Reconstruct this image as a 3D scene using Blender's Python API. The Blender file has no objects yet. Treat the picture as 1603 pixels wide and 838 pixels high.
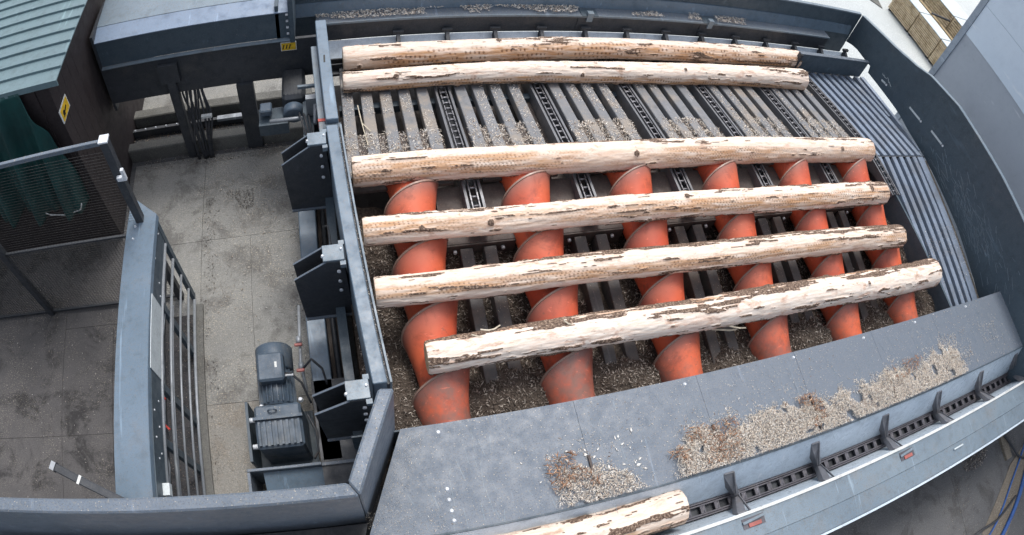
import bpy, bmesh, math, random
import numpy as np
from mathutils import Vector, Matrix, Euler

random.seed(7); RNG = np.random.default_rng(11)
SC = bpy.context.scene
COL = SC.collection
G = -1.4                                   # level of the concrete yard

# ------------------------------------------------------------------ camera
cam = bpy.data.cameras.new('camera'); camo = bpy.data.objects.new('camera', cam); COL.objects.link(camo)
cam.type = 'PANO'; cam.sensor_width = 36; cam.sensor_fit = 'HORIZONTAL'
cam.clip_start = 0.05; cam.clip_end = 500
K0, K1 = 0.793003657, 0.0326186926         # wide surveillance lens: theta = K0 r + K1 r^3, r in 800 px of a 1603 px wide frame
mm = 36.0 / 1603.0 * 800.0
for holder in (cam, getattr(cam, 'cycles', None)):
    try:
        holder.panorama_type = 'FISHEYE_LENS_POLYNOMIAL'
        holder.fisheye_fov = math.radians(170)
        holder.fisheye_polynomial_k0 = 0.0
        holder.fisheye_polynomial_k1 = -K0 / mm
        holder.fisheye_polynomial_k2 = 0.0
        holder.fisheye_polynomial_k3 = -K1 / mm ** 3
        holder.fisheye_polynomial_k4 = 0.0
    except Exception:
        pass
camo.matrix_world = Matrix(((0.95930042, 0.11266309, -0.25893964, 0.0),
                            (-0.22452058, 0.86044386, -0.45741325, 0.0),
                            (0.17126943, 0.496934, 0.85071933, 4.2),
                            (0, 0, 0, 1)))
SC.camera = camo

# ------------------------------------------------------------------ light: bright overcast day
SUN_EL, SUN_AZ = math.radians(66), math.radians(25)
world = bpy.data.worlds.new('World'); SC.world = world; world.use_nodes = True
wn = world.node_tree; wn.nodes.clear()
sky = wn.nodes.new('ShaderNodeTexSky'); sky.sky_type = 'NISHITA'; sky.sun_disc = False
sky.sun_elevation = SUN_EL; sky.sun_rotation = SUN_AZ; sky.air_density = 1.0; sky.dust_density = 3.5; sky.ozone_density = 1.2
hs = wn.nodes.new('ShaderNodeHueSaturation'); hs.inputs['Saturation'].default_value = 0.45
bg = wn.nodes.new('ShaderNodeBackground'); bg.inputs['Strength'].default_value = 0.15
wo = wn.nodes.new('ShaderNodeOutputWorld')
wn.links.new(sky.outputs[0], hs.inputs['Color']); wn.links.new(hs.outputs[0], bg.inputs['Color']); wn.links.new(bg.outputs[0], wo.inputs['Surface'])
sl = bpy.data.lights.new('sun', 'SUN'); sl.energy = 1.0; sl.angle = math.radians(16); sl.color = (1.0, 0.97, 0.93)
so = bpy.data.objects.new('sun', sl); COL.objects.link(so)
d = Vector((math.sin(SUN_AZ) * math.cos(SUN_EL), math.cos(SUN_AZ) * math.cos(SUN_EL), math.sin(SUN_EL)))
so.rotation_euler = d.to_track_quat('Z', 'Y').to_euler(); so.location = (4, 6, 12)
SC.view_settings.view_transform = 'Standard'; SC.view_settings.look = 'None'
SC.view_settings.exposure = 0.74; SC.view_settings.gamma = 1.0

# ------------------------------------------------------------------ materials
def rgb(r, g, b):
    f = lambda c: (c / 255 / 12.92) if c <= 10 else ((c / 255 + 0.055) / 1.055) ** 2.4
    return (f(r), f(g), f(b), 1)

class NT:
    def __init__(s, name):
        s.m = bpy.data.materials.new(name); s.m.use_nodes = True; s.t = s.m.node_tree; s.n = s.t.nodes; s.l = s.t.links
        s.b = s.n['Principled BSDF']; s._pos = None
    def new(s, t, **k):
        x = s.n.new(t)
        for a, v in k.items(): setattr(x, a, v)
        return x
    def pos(s):
        if s._pos is None: s._pos = s.new('ShaderNodeNewGeometry').outputs['Position']
        return s._pos
    def noise(s, scale, detail=4, rough=.55, vec=None, stretch=None, dist=0.0):
        n = s.new('ShaderNodeTexNoise'); n.inputs['Scale'].default_value = scale; n.inputs['Detail'].default_value = detail
        n.inputs['Roughness'].default_value = rough; n.inputs['Distortion'].default_value = dist
        v = vec or s.pos()
        if stretch:
            mp = s.new('ShaderNodeMapping'); mp.inputs['Scale'].default_value = stretch; s.l.new(v, mp.inputs[0]); v = mp.outputs[0]
        s.l.new(v, n.inputs['Vector']); return n.outputs['Fac']
    def voro(s, scale, stretch=None, feature='F1', rnd=1.0):
        n = s.new('ShaderNodeTexVoronoi', feature=feature); n.inputs['Scale'].default_value = scale; n.inputs['Randomness'].default_value = rnd
        v = s.pos()
        if stretch:
            mp = s.new('ShaderNodeMapping'); mp.inputs['Scale'].default_value = stretch; s.l.new(v, mp.inputs[0]); v = mp.outputs[0]
        s.l.new(v, n.inputs['Vector']); return n
    def ramp(s, fac, a, b, va=0.0, vb=1.0):
        n = s.new('ShaderNodeMapRange'); n.interpolation_type = 'SMOOTHSTEP'
        for k, v in zip(('From Min', 'From Max', 'To Min', 'To Max'), (a, b, va, vb)): n.inputs[k].default_value = v
        s.l.new(fac, n.inputs['Value']); return n.outputs[0]
    def mix(s, fac, a, b):
        n = s.new('ShaderNodeMix', data_type='RGBA')
        for i, v in ((0, fac), (6, a), (7, b)):
            if isinstance(v, (tuple, list)): n.inputs[i].default_value = v
            elif isinstance(v, (int, float)): n.inputs[i].default_value = v
            else: s.l.new(v, n.inputs[i])
        return n.outputs[2]
    def mul(s, a, b, op='MULTIPLY'):
        n = s.new('ShaderNodeMath', operation=op)
        for i, v in ((0, a), (1, b)):
            if isinstance(v, (int, float)): n.inputs[i].default_value = v
            else: s.l.new(v, n.inputs[i])
        return n.outputs[0]
    def attr(s, name):
        n = s.new('ShaderNodeAttribute'); n.attribute_name = name; return n.outputs['Fac']
    def bump(s, h, strength=.3, dist=.01):
        n = s.new('ShaderNodeBump'); n.inputs['Strength'].default_value = strength; n.inputs['Distance'].default_value = dist
        s.l.new(h, n.inputs['Height']); s.l.new(n.outputs[0], s.b.inputs['Normal'])
    def out(s, col, rough=.6, metal=0.0, spec=.5):
        if isinstance(col, (tuple, list)): s.b.inputs['Base Color'].default_value = col
        else: s.l.new(col, s.b.inputs['Base Color'])
        if isinstance(rough, (int, float)): s.b.inputs['Roughness'].default_value = rough
        else: s.l.new(rough, s.b.inputs['Roughness'])
        s.b.inputs['Metallic'].default_value = metal
        s.b.inputs['Specular IOR Level'].default_value = spec
        return s.m

def steel(name, a, b, dust=(120, 110, 100), dusty=.35, specks=0.0, rough=.5, dust_lo=.52, metal=0.0, blotch=.35, grit=.3):
    t = NT(name)
    big = t.noise(1.3, 5, .6); mid = t.noise(9, 5, .65); fine = t.noise(70, 3, .6)
    c = t.mix(t.ramp(big, .3, .7), rgb(*a), rgb(*b))
    c = t.mix(t.mul(t.ramp(mid, .45, .75), blotch), c, rgb(*[int(x * .62) for x in a]))
    c = t.mix(t.mul(t.ramp(t.noise(2.6, 7, .72), dust_lo, dust_lo + .2), dusty), c, rgb(*dust))
    c = t.mix(t.mul(t.ramp(fine, .5, .7), grit), c, rgb(*dust)); c = t.mix(t.mul(t.ramp(t.noise(120, 3, .7), .54, .66), grit * .9), c, rgb(*[int(x * .6) for x in a]))
    c = t.mix(t.mul(t.ramp(t.noise(7, 8, .8, stretch=(.5, 1.6, 1), dist=.6), .60, .68), dusty * .8), c, rgb(*[int(x * .7) for x in dust]))
    # thin scratches
    sc = t.noise(14, 3, .7, stretch=(1.0, .08, .4)); c = t.mix(t.mul(t.ramp(sc, .62, .72), .25), c, rgb(*[min(255, int(x * 1.5) + 12) for x in b]))
    if specks:
        v = t.voro(55, feature='F1'); dd = t.ramp(v.outputs['Distance'], .10, .16, 1, 0)
        keep = t.ramp(t.noise(4, 4, .7), .6 - specks * .2, .75 - specks * .2)
        sel = t.new('ShaderNodeSeparateColor'); t.l.new(v.outputs['Color'], sel.inputs[0])
        c = t.mix(t.mul(t.mul(dd, keep), t.ramp(sel.outputs[0], .5, .52)), c, rgb(205, 190, 165))
    t.bump(t.mul(fine, mid), .25, .004)
    return t.out(c, t.ramp(mid, .3, .8, rough - .1, rough + .25), metal)

M = {}
M['slate'] = steel('slate_painted_steel', (90, 101, 113), (104, 115, 128), dust=(122, 122, 120), dusty=.22, specks=1.3, rough=.5, blotch=.08, grit=.8)
M['slate_clean'] = steel('clean_slate_painted_steel', (90, 108, 123), (104, 122, 138), dusty=.2, rough=.42)
M['lid'] = steel('blue_grey_lid_sheet', (112, 130, 152), (120, 138, 160), dusty=.12, rough=.45)
M['light_slate'] = steel('pale_blue_grey_painted_steel', (106, 121, 133), (120, 135, 146), dusty=.35, grit=.5, rough=.42)
M['anthracite'] = steel('anthracite_painted_steel', (70, 84, 94), (62, 76, 87), dust=(104, 112, 116), dusty=.35, rough=.5, specks=.3)
M['black_steel'] = steel('black_painted_steel', (56, 60, 66), (46, 50, 56), dust=(92, 90, 86), dusty=.4, rough=.55)
M['bar'] = steel('worn_deck_bar_steel', (118, 120, 124), (104, 108, 113), dust=(150, 138, 124), dusty=.7, specks=1.5, rough=.5, dust_lo=.45)
M['bed_bar'] = steel('grey_green_bed_bar_steel', (80, 78, 78), (70, 69, 70), dust=(104, 92, 82), dusty=.6, specks=1.0, rough=.55, dust_lo=.45)
M['slat'] = steel('worn_slat_steel', (138, 150, 166), (122, 136, 154), dust=(112, 110, 108), dusty=.45, rough=.36, dust_lo=.45)
M['brown_plate'] = steel('dirty_brown_floor_plate', (86, 77, 73), (74, 67, 64), dust=(120, 106, 94), dusty=.4, rough=.7)
M['trough'] = steel('worn_bright_trough_steel', (186, 200, 212), (202, 214, 224), dust=(140, 150, 160), dusty=.35, rough=.33)
M['rail'] = steel('bare_guide_rail_steel', (104, 106, 110), (118, 120, 124), dusty=.25, rough=.4, metal=.3)
M['chain'] = steel('bright_worn_chain_steel', (112, 112, 116), (140, 140, 144), dust=(60, 54, 50), dusty=.7, rough=.4, metal=.5)
M['dark_chain'] = steel('dark_oiled_chain_steel', (76, 75, 82), (94, 93, 100), dusty=.3, rough=.5, metal=.3)
M['pusher_steel'] = steel('grey_scuffed_pusher_steel', (96, 98, 104), (112, 114, 120), dusty=.4, rough=.45)
M['blade_edge'] = steel('worn_blade_edge_steel', (160, 132, 118), (140, 122, 112), dust=(104, 64, 52), dusty=.7, rough=.4)
M['bolt'] = steel('zinc_bolt_steel', (205, 210, 216), (222, 226, 230), dusty=.1, rough=.35)
M['galv'] = steel('galvanised_tube_steel', (138, 144, 150), (156, 162, 168), dusty=.2, rough=.4, metal=.2)
M['motor'] = steel('grey_blue_motor_casting', (78, 94, 110), (66, 80, 94), dust=(120, 118, 112), dusty=.45, specks=.8, rough=.5, dust_lo=.48)
M['mesh_wire'] = steel('black_coated_mesh_wire', (26, 28, 30), (30, 32, 34), dusty=.1)
M['red'] = steel('faded_red_paint', (205, 78, 66), (190, 62, 52), dusty=.1)
M['faded_red'] = steel('sun_faded_red_reflector', (170, 96, 88), (158, 88, 82), dusty=.5)
M['orange'] = steel('orange_paint', (214, 92, 30), (200, 80, 24), dusty=.1)
M['white_paint'] = steel('white_paint', (214, 216, 214), (204, 208, 206), dusty=.12)
M['filler'] = steel('pale_filler_plate', (206, 214, 216), (194, 204, 208), dusty=.2)
M['building_lower'] = steel('grey_cladding', blotch=.05, grit=.08, *(((166, 174, 184), (162, 170, 181))), dust=(128, 134, 142), dusty=.2, rough=.6)
M['building_upper'] = steel('pale_blue_cladding', blotch=.05, grit=.05, *(((206, 220, 234), (202, 216, 231))), dust=(165, 180, 196), dusty=.15, rough=.6)
M['building_trim'] = steel('grey_blue_trim', (150, 162, 176), (142, 154, 168), dusty=.1, rough=.6)
M['roof'] = steel('teal_grey_roof_sheet', (100, 121, 127), (106, 128, 133), dust=(84, 102, 108), dusty=.3, rough=.45)
M['cabin'] = steel('dark_brown_cabin_cladding', (44, 36, 37), (40, 33, 34), dust=(56, 48, 47), dusty=.3, rough=.7)
M['rubber'] = steel('black_rubber_sheath', (40, 44, 50), (56, 60, 66), dusty=.3, rough=.6)
M['blue_cable'] = steel('blue_cable_sheath', (50, 95, 160), (42, 84, 150), dusty=.1, rough=.5)

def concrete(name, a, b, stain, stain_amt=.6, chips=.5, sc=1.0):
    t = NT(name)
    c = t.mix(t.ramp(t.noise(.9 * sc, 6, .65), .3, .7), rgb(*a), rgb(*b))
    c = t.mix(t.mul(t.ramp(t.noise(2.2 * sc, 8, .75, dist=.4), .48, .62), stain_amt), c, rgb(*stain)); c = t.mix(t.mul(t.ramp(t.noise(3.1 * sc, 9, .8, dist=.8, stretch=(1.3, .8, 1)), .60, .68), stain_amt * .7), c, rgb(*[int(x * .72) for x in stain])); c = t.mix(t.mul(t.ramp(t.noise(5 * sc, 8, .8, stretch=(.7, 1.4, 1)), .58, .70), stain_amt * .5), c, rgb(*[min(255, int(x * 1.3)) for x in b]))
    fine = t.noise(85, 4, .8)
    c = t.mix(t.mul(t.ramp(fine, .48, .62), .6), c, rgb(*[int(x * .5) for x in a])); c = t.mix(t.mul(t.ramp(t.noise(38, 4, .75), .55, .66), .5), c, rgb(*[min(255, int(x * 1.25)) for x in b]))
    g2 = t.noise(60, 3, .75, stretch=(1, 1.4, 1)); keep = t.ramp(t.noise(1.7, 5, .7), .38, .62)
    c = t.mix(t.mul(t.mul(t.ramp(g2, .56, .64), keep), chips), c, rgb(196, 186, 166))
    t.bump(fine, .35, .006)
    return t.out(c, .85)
M['yard'] = concrete('yard_concrete', (146, 146, 142), (130, 130, 127), (94, 92, 89), .75, 1.0)
M['yard_sandy'] = concrete('sandy_yard_concrete', (147, 145, 139), (132, 130, 125), (116, 106, 94), .5, .8)
M['yard_dark'] = concrete('dark_floor_concrete', (92, 90, 90), (72, 71, 72), (46, 45, 46), 1.0, .4)  # darker overall tone for the floor behind the guard panel
M['yard_pale'] = concrete('pale_dry_concrete', (196, 200, 198), (184, 190, 190), (170, 176, 178), .3, .1, .4)
M['yard_near'] = concrete('grey_near_concrete', (98, 98, 99), (88, 89, 91), (66, 65, 64), .7, .3)
M['kerb'] = concrete('kerb_concrete', (112, 112, 108), (98, 98, 95), (78, 76, 72), .5, .3)
M['sand'] = concrete('sandy_dirt', (126, 118, 106), (112, 104, 94), (92, 86, 78), .5, .8)

def screw_mat():
    t = NT('orange_screw_paint')
    n1 = t.noise(2.2, 5, .6); n2 = t.noise(14, 6, .7)
    c = t.mix(t.ramp(n1, .3, .7), rgb(218, 106, 70), rgb(198, 86, 58))
    sep = t.new('ShaderNodeSeparateXYZ'); t.l.new(t.pos(), sep.inputs[0])
    low = t.ramp(sep.outputs[1], 1.0, 2.2, .25, 0.0)          # paint worn more towards the low end
    w = t.ramp(t.mul(t.mul(t.mul(n1, .6), t.mul(n2, .4), 'ADD'), low, 'ADD'), .60, .86)
    c = t.mix(t.mul(w, .8), c, rgb(112, 98, 90))
    edge = t.attr('wear'); c = t.mix(t.mul(edge, .85), c, rgb(116, 104, 98))
    sc = t.noise(30, 3, .7, stretch=(.3, 1, 1)); c = t.mix(t.mul(t.ramp(sc, .63, .7), .5), c, rgb(236, 132, 104))
    c = t.mix(t.mul(t.ramp(t.noise(4, 8, .75, dist=.5), .50, .66), .55), c, rgb(126, 66, 52)); c = t.mix(t.mul(t.ramp(t.noise(9, 8, .8, dist=.3), .58, .66), .5), c, rgb(96, 80, 72))
    t.bump(n2, .15, .004)
    return t.out(c, t.ramp(n2, .3, .8, .38, .62))
M['screw'] = screw_mat()

def log_mat():
    t = NT('debarked_log_wood')
    u = t.new('ShaderNodeUVMap').outputs[0]
    gr = t.noise(9, 6, .7, vec=u, stretch=(.7, 7, 1)); gr2 = t.noise(40, 4, .7, vec=u, stretch=(.5, 3, 1)); sp = t.noise(60, 3, .7, vec=u)
    c = t.mix(t.ramp(gr, .35, .68), rgb(238, 227, 215), rgb(220, 200, 182))
    c = t.mix(t.mul(t.ramp(gr2, .55, .72), .45), c, rgb(184, 150, 120))
    pk = t.noise(4.5, 6, .72, vec=u, stretch=(1, 2.6, 1), dist=.5); c = t.mix(t.mul(t.ramp(pk, .52, .62), .55), c, rgb(192, 146, 120)); c = t.mix(t.mul(t.ramp(pk, .61, .66), .5), c, rgb(120, 92, 74))
    fl = t.noise(26, 5, .75, vec=u, stretch=(.55, 1.5, 1)); fz = t.noise(2.6, 4, .6, vec=u, stretch=(1, 2.2, 1)); c = t.mix(t.mul(t.mul(t.ramp(fl, .57, .64), t.ramp(fz, .42, .62)), .65), c, rgb(132, 104, 84))
    c = t.mix(t.mul(t.ramp(t.noise(3.0, 4, .6, vec=u, stretch=(1, 1.6, 1)), .5, .66), .4), c, rgb(236, 210, 194))
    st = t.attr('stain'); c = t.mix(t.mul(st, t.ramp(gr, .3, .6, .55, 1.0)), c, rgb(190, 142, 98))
    oi = t.new('ShaderNodeObjectInfo').outputs['Random']; c = t.mix(t.mul(oi, .3), c, rgb(214, 190, 168)); to = t.attr('tooth'); c = t.mix(t.mul(t.mul(to, t.ramp(sp, .3, .6, .4, 1)), .95), c, rgb(108, 76, 52))
    bk = t.attr('bark')
    bc = t.mix(t.ramp(sp, .35, .65), rgb(74, 58, 50), rgb(136, 116, 100)); bc = t.mix(t.ramp(gr2, .55, .7), bc, rgb(64, 52, 46)); bc = t.mix(t.ramp(sp, .56, .66), bc, rgb(186, 164, 144))
    thr = t.mul(bk, t.mul(t.mul(sp, .5, 'SUBTRACT'), .9), 'ADD')
    c = t.mix(t.ramp(thr, .42, .5), c, bc)
    t.bump(t.mul(gr2, sp, 'ADD'), .35, .006)
    return t.out(c, .72, spec=.25)
M['log'] = log_mat()
def logend_mat():
    t = NT('sawn_log_end'); n = t.noise(18, 5, .7)
    return t.out(t.mix(t.ramp(n, .35, .7), rgb(214, 190, 156), rgb(176, 142, 108)), .8)
M['log_end'] = logend_mat()

def chip_mat(name, cols):
    t = NT(name); a = t.attr('tint')
    c = t.mix(t.ramp(a, 0, .5), rgb(*cols[0]), rgb(*cols[1])); c = t.mix(t.ramp(a, .5, 1), c, rgb(*cols[2]))
    return t.out(c, .8, spec=.2)
M['chips'] = chip_mat('fresh_wood_chips', ((140, 112, 92), (236, 224, 208), (255, 251, 244)))
M['chips_dull'] = chip_mat('weathered_wood_chips', ((84, 70, 62), (150, 132, 116), (206, 190, 170)))
M['bark_chips'] = chip_mat('reddish_bark_chips', ((104, 76, 60), (168, 128, 102), (214, 180, 152)))
M['dark_litter'] = chip_mat('dark_damp_litter', ((46, 42, 40), (78, 70, 64), (120, 108, 98)))
M['filler_chips'] = chip_mat('white_wood_flakes', ((226, 220, 210), (238, 234, 226), (248, 246, 240)))
M['chips_grey'] = chip_mat('grey_bark_litter', ((52, 45, 41), (126, 114, 104), (226, 216, 204)))
def moundmat(name, a, b):
    t = NT(name); f = t.noise(60, 4, .8); c = t.mix(t.ramp(f, .35, .65), rgb(*a), rgb(*b)); t.bump(f, .8, .02); return t.out(c, .9, spec=.2)
M['mound'] = moundmat('chip_bed', (120, 96, 78), (176, 152, 126))
M['mound_dull'] = moundmat('bark_litter_bed', (64, 57, 52), (102, 92, 83))

def lumber_mat():
    t = NT('stacked_board_wood'); n = t.noise(6, 5, .7); oi = t.new('ShaderNodeObjectInfo').outputs['Random']
    c = t.mix(oi, rgb(212, 192, 158), rgb(196, 178, 150)); c = t.mix(t.ramp(n, .4, .7), c, rgb(160, 138, 106)); return t.out(c, .8)
M['lumber'] = lumber_mat()
def tarp_mat():
    t = NT('dark_green_tarpaulin'); n = t.noise(3, 5, .6); c = t.mix(t.ramp(n, .35, .7), rgb(14, 68, 66), rgb(9, 52, 52)); t.bump(t.noise(25, 3, .5), .2, .01); return t.out(c, .55)
M['tarp'] = tarp_mat()
def flat(name, col, rough=.6):
    t = NT(name); n = t.noise(30, 3, .6); return t.out(t.mix(t.ramp(n, .4, .7), rgb(*col), rgb(*[int(x * .85) for x in col])), rough)
M['yellow'] = flat('yellow_sign_face', (222, 180, 40)); M['ink'] = flat('black_sign_print', (28, 26, 22)); M['scrap'] = flat('pale_bark_scrap', (190, 180, 160))
M['timber'] = flat('weathered_timber', (168, 148, 112))

# ------------------------------------------------------------------ mesh helpers
class MB:
    def __init__(s): s.v = []; s.f = []; s.sm = []
    def add(s, vs, fs, smooth=False):
        o = len(s.v); s.v += [tuple(p) for p in vs]; s.f += [tuple(i + o for i in f) for f in fs]; s.sm += [smooth] * len(fs); return s
    def box(s, a, b):
        x0, y0, z0 = [min(p, q) for p, q in zip(a, b)]; x1, y1, z1 = [max(p, q) for p, q in zip(a, b)]
        return s.hexa([(x0, y0, z0), (x1, y0, z0), (x1, y1, z0), (x0, y1, z0)], [(x0, y0, z1), (x1, y0, z1), (x1, y1, z1), (x0, y1, z1)])
    def hexa(s, lo, hi):
        return s.add(list(lo) + list(hi), [(3, 2, 1, 0), (4, 5, 6, 7), (0, 1, 5, 4), (1, 2, 6, 5), (2, 3, 7, 6), (3, 0, 4, 7)])
    def prism(s, poly, vec):                       # poly: list of 3-D points, extruded along vec
        n = len(poly); v = Vector(vec); P = [Vector(p) for p in poly]
        nrm = Vector((0, 0, 0))
        for i in range(n): nrm += P[i].cross(P[(i + 1) % n])
        if nrm.dot(v) > 0: P = P[::-1]
        vs = P + [p + v for p in P]
        fs = [tuple(range(n)), tuple(range(2 * n - 1, n - 1, -1))] + [(i, i + n, (i + 1) % n + n, (i + 1) % n) for i in range(n)]
        return s.add(vs, fs)
    def bar(s, p, q, w, h, up=(0, 0, 1)):          # rectangular bar between two points
        p, q = Vector(p), Vector(q); d = (q - p).normalized(); r = d.cross(Vector(up)).normalized(); u = r.cross(d)
        c = [(-r * w / 2 - u * h / 2), (r * w / 2 - u * h / 2), (r * w / 2 + u * h / 2), (-r * w / 2 + u * h / 2)]
        return s.add([p + k for k in c] + [q + k for k in c], [(0, 3, 2, 1)[::-1], (4, 5, 6, 7), (0, 1, 5, 4), (1, 2, 6, 5), (2, 3, 7, 6), (3, 0, 4, 7)])
    def cyl(s, p, q, r, n=16, r2=None, smooth=True):
        p, q = Vector(p), Vector(q); d = (q - p).normalized(); a = d.orthogonal().normalized(); b = d.cross(a); r2 = r if r2 is None else r2
        vs = [p + (a * math.cos(t) + b * math.sin(t)) * r for t in [2 * math.pi * i / n for i in range(n)]] + [q + (a * math.cos(t) + b * math.sin(t)) * r2 for t in [2 * math.pi * i / n for i in range(n)]]
        o = len(s.v); s.v += [tuple(x) for x in vs]
        for i in range(n): s.f.append((o + i, o + (i + 1) % n, o + (i + 1) % n + n, o + i + n)); s.sm.append(smooth)
        s.f.append(tuple(o + i for i in range(n))[::-1]); s.f.append(tuple(o + n + i for i in range(n))); s.sm += [False, False]
        return s
    def tube(s, pts, r, n=8):
        P = [Vector(p) for p in pts]; rings = []; o = len(s.v); a = None
        for i, p in enumerate(P):
            d = (P[min(i + 1, len(P) - 1)] - P[max(i - 1, 0)]).normalized()
            a = d.orthogonal().normalized() if a is None else (a - d * a.dot(d)).normalized(); b = d.cross(a)
            s.v += [tuple(p + (a * math.cos(2 * math.pi * k / n) + b * math.sin(2 * math.pi * k / n)) * r) for k in range(n)]
        for i in range(len(P) - 1):
            for k in range(n):
                s.f.append((o + i * n + k, o + i * n + (k + 1) % n, o + (i + 1) * n + (k + 1) % n, o + (i + 1) * n + k)); s.sm.append(True)
        s.f.append(tuple(o + k for k in range(n))[::-1]); s.f.append(tuple(o + (len(P) - 1) * n + k for k in range(n))); s.sm += [False, False]
        return s
    def dome(s, c, r, h, n=8):
        c = Vector(c); vs = [c + Vector((r * math.cos(t), r * math.sin(t), 0)) for t in [2 * math.pi * i / n for i in range(n)]] + \
             [c + Vector((.6 * r * math.cos(t), .6 * r * math.sin(t), h)) for t in [2 * math.pi * i / n for i in range(n)]]
        return s.add(vs, [(i, (i + 1) % n, (i + 1) % n + n, i + n) for i in range(n)] + [tuple(range(n, 2 * n))])
    def grid(s, fn, nu, nv, smooth=True):
        o = len(s.v)
        for i in range(nu + 1):
            for j in range(nv + 1): s.v.append(tuple(fn(i / nu, j / nv)))
        for i in range(nu):
            for j in range(nv):
                a = o + i * (nv + 1) + j; s.f.append((a, a + nv + 1, a + nv + 2, a + 1)); s.sm.append(smooth)
        return s

ORG = {}
def mesh_from(name, mb, org):
    me = bpy.data.meshes.new(name)
    o = Vector(org); me.from_pydata([tuple(Vector(p) - o) for p in mb.v], [], mb.f); me.update()
    me.polygons.foreach_set('use_smooth', mb.sm); return me
def link(name, me, mat, parent=None, org=(0, 0, 0), bevel=0.0):
    ob = bpy.data.objects.new(name, me); COL.objects.link(ob)
    if mat is not None and not me.materials: me.materials.append(M[mat])
    po = Vector(ORG[parent.name]) if parent else Vector((0, 0, 0))
    if parent: ob.parent = parent
    ob.location = Vector(org) - po; ORG[ob.name] = tuple(org)
    if bevel:
        b = ob.modifiers.new('bevel', 'BEVEL'); b.width = bevel; b.segments = 1; b.limit_method = 'ANGLE'; b.angle_limit = math.radians(40)
    return ob
def tag(o, label=None, cat=None, group=None, kind=None):
    for k, v in (('label', label), ('category', cat), ('group', group), ('kind', kind)):
        if v: o[k] = v
    return o
def thing(name, label, cat, loc, group=None):
    o = bpy.data.objects.new(name, None); COL.objects.link(o); o.location = loc; ORG[o.name] = tuple(loc); o.empty_display_size = .1
    return tag(o, label, cat, group)
def part(name, mb, mat, parent, label=None, bevel=0.0, kind=None):
    org = ORG[parent.name]
    if mb.v:
        c = np.mean(np.array(mb.v), 0); org = tuple(float(x) for x in c)
    o = link(name, mesh_from(name, mb, org), mat, parent, org, bevel)
    return tag(o, label, kind=kind)
def solo(name, mb, mat, label=None, cat=None, group=None, kind=None, bevel=0.0):
    c = np.mean(np.array(mb.v), 0); c = (float(c[0]), float(c[1]), float(min(p[2] for p in mb.v)))
    return tag(link(name, mesh_from(name, mb, c), mat, None, c, bevel), label, cat, group, kind)
def each(name, shapes, mat, parent, **k):               # every piece a part of its own
    for f in shapes: part(name, f(MB()), mat, parent, **k)
def inst(name, me, mat, parent, loc, rot=None, label=None):         # a piece that shares its mesh
    o = bpy.data.objects.new(name, me); COL.objects.link(o)
    if not me.materials: me.materials.append(M[mat])
    o.parent = parent; o.location = Vector(loc) - Vector(ORG[parent.name]); ORG[o.name] = tuple(loc)
    if rot is not None: o.rotation_euler = rot
    if label: o['label'] = label
    return o
def copy_tree(o, parent=None):
    c = o.copy(); COL.objects.link(c); c.parent = parent
    for ch in [x for x in SC.objects if x.parent == o]: copy_tree(ch, c)
    return c

def flakes(name, pts, lmin, lmax, mat, label=None, cat=None, parent=None, flat_=.35, wr=.22, seed=1):
    """thousands of loose splinters as one mesh; pts is an (n,3) array"""
    r = np.random.default_rng(seed); n = len(pts); pts = np.asarray(pts, float)
    L = r.uniform(lmin, lmax, n) * r.uniform(.4, 1, n); th = r.uniform(0, 2 * np.pi, n); ti = r.normal(0, flat_, n)
    d = np.stack([np.cos(th) * np.cos(ti), np.sin(th) * np.cos(ti), np.sin(ti)], 1); w = np.stack([-np.sin(th), np.cos(th), r.normal(0, .3, n)], 1)
    W = L * r.uniform(wr * .4, wr, n)
    up = np.array([0, 0, 1.0])
    V = np.stack([pts - d * L[:, None] / 2, pts + w * W[:, None] / 2, pts + d * L[:, None] / 2, pts - w * W[:, None] / 2, pts + up * (W * .5)[:, None]], 1)
    V[:, :4, 2] -= (W * .1)[:, None]
    F = np.array([[0, 1, 4], [1, 2, 4], [2, 3, 4], [3, 0, 4], [0, 2, 1], [0, 3, 2]])[:, ::-1]
    F = (F[None] + (np.arange(n) * 5)[:, None, None]).reshape(-1, 3)
    c = V.reshape(-1, 3).mean(0); me = bpy.data.meshes.new(name)
    me.vertices.add(n * 5); me.vertices.foreach_set('co', (V.reshape(-1, 3) - c).ravel())
    me.loops.add(F.size); me.loops.foreach_set('vertex_index', F.ravel().astype(np.int32))
    me.polygons.add(len(F)); me.polygons.foreach_set('loop_start', np.arange(0, F.size, 3, dtype=np.int32)); me.polygons.foreach_set('loop_total', np.full(len(F), 3, dtype=np.int32))
    me.update(); me.validate()
    at = me.attributes.new('tint', 'FLOAT', 'POINT'); at.data.foreach_set('value', np.repeat(np.clip(r.normal(.55, .28, n), 0, 1), 5).astype(np.float32))
    c = tuple(float(x) for x in c)
    o = link(name, me, mat, parent, c)
    return tag(o, label, cat, kind='stuff')
def rect_pts(n, x0, x1, y0, y1, z, seed=0, zj=.01):
    r = np.random.default_rng(seed); P = np.empty((n, 3)); P[:, 0] = r.uniform(x0, x1, n); P[:, 1] = r.uniform(y0, y1, n)
    P[:, 2] = (z(P[:, 0], P[:, 1]) if callable(z) else z) + r.uniform(0, zj, n); return P

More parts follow.
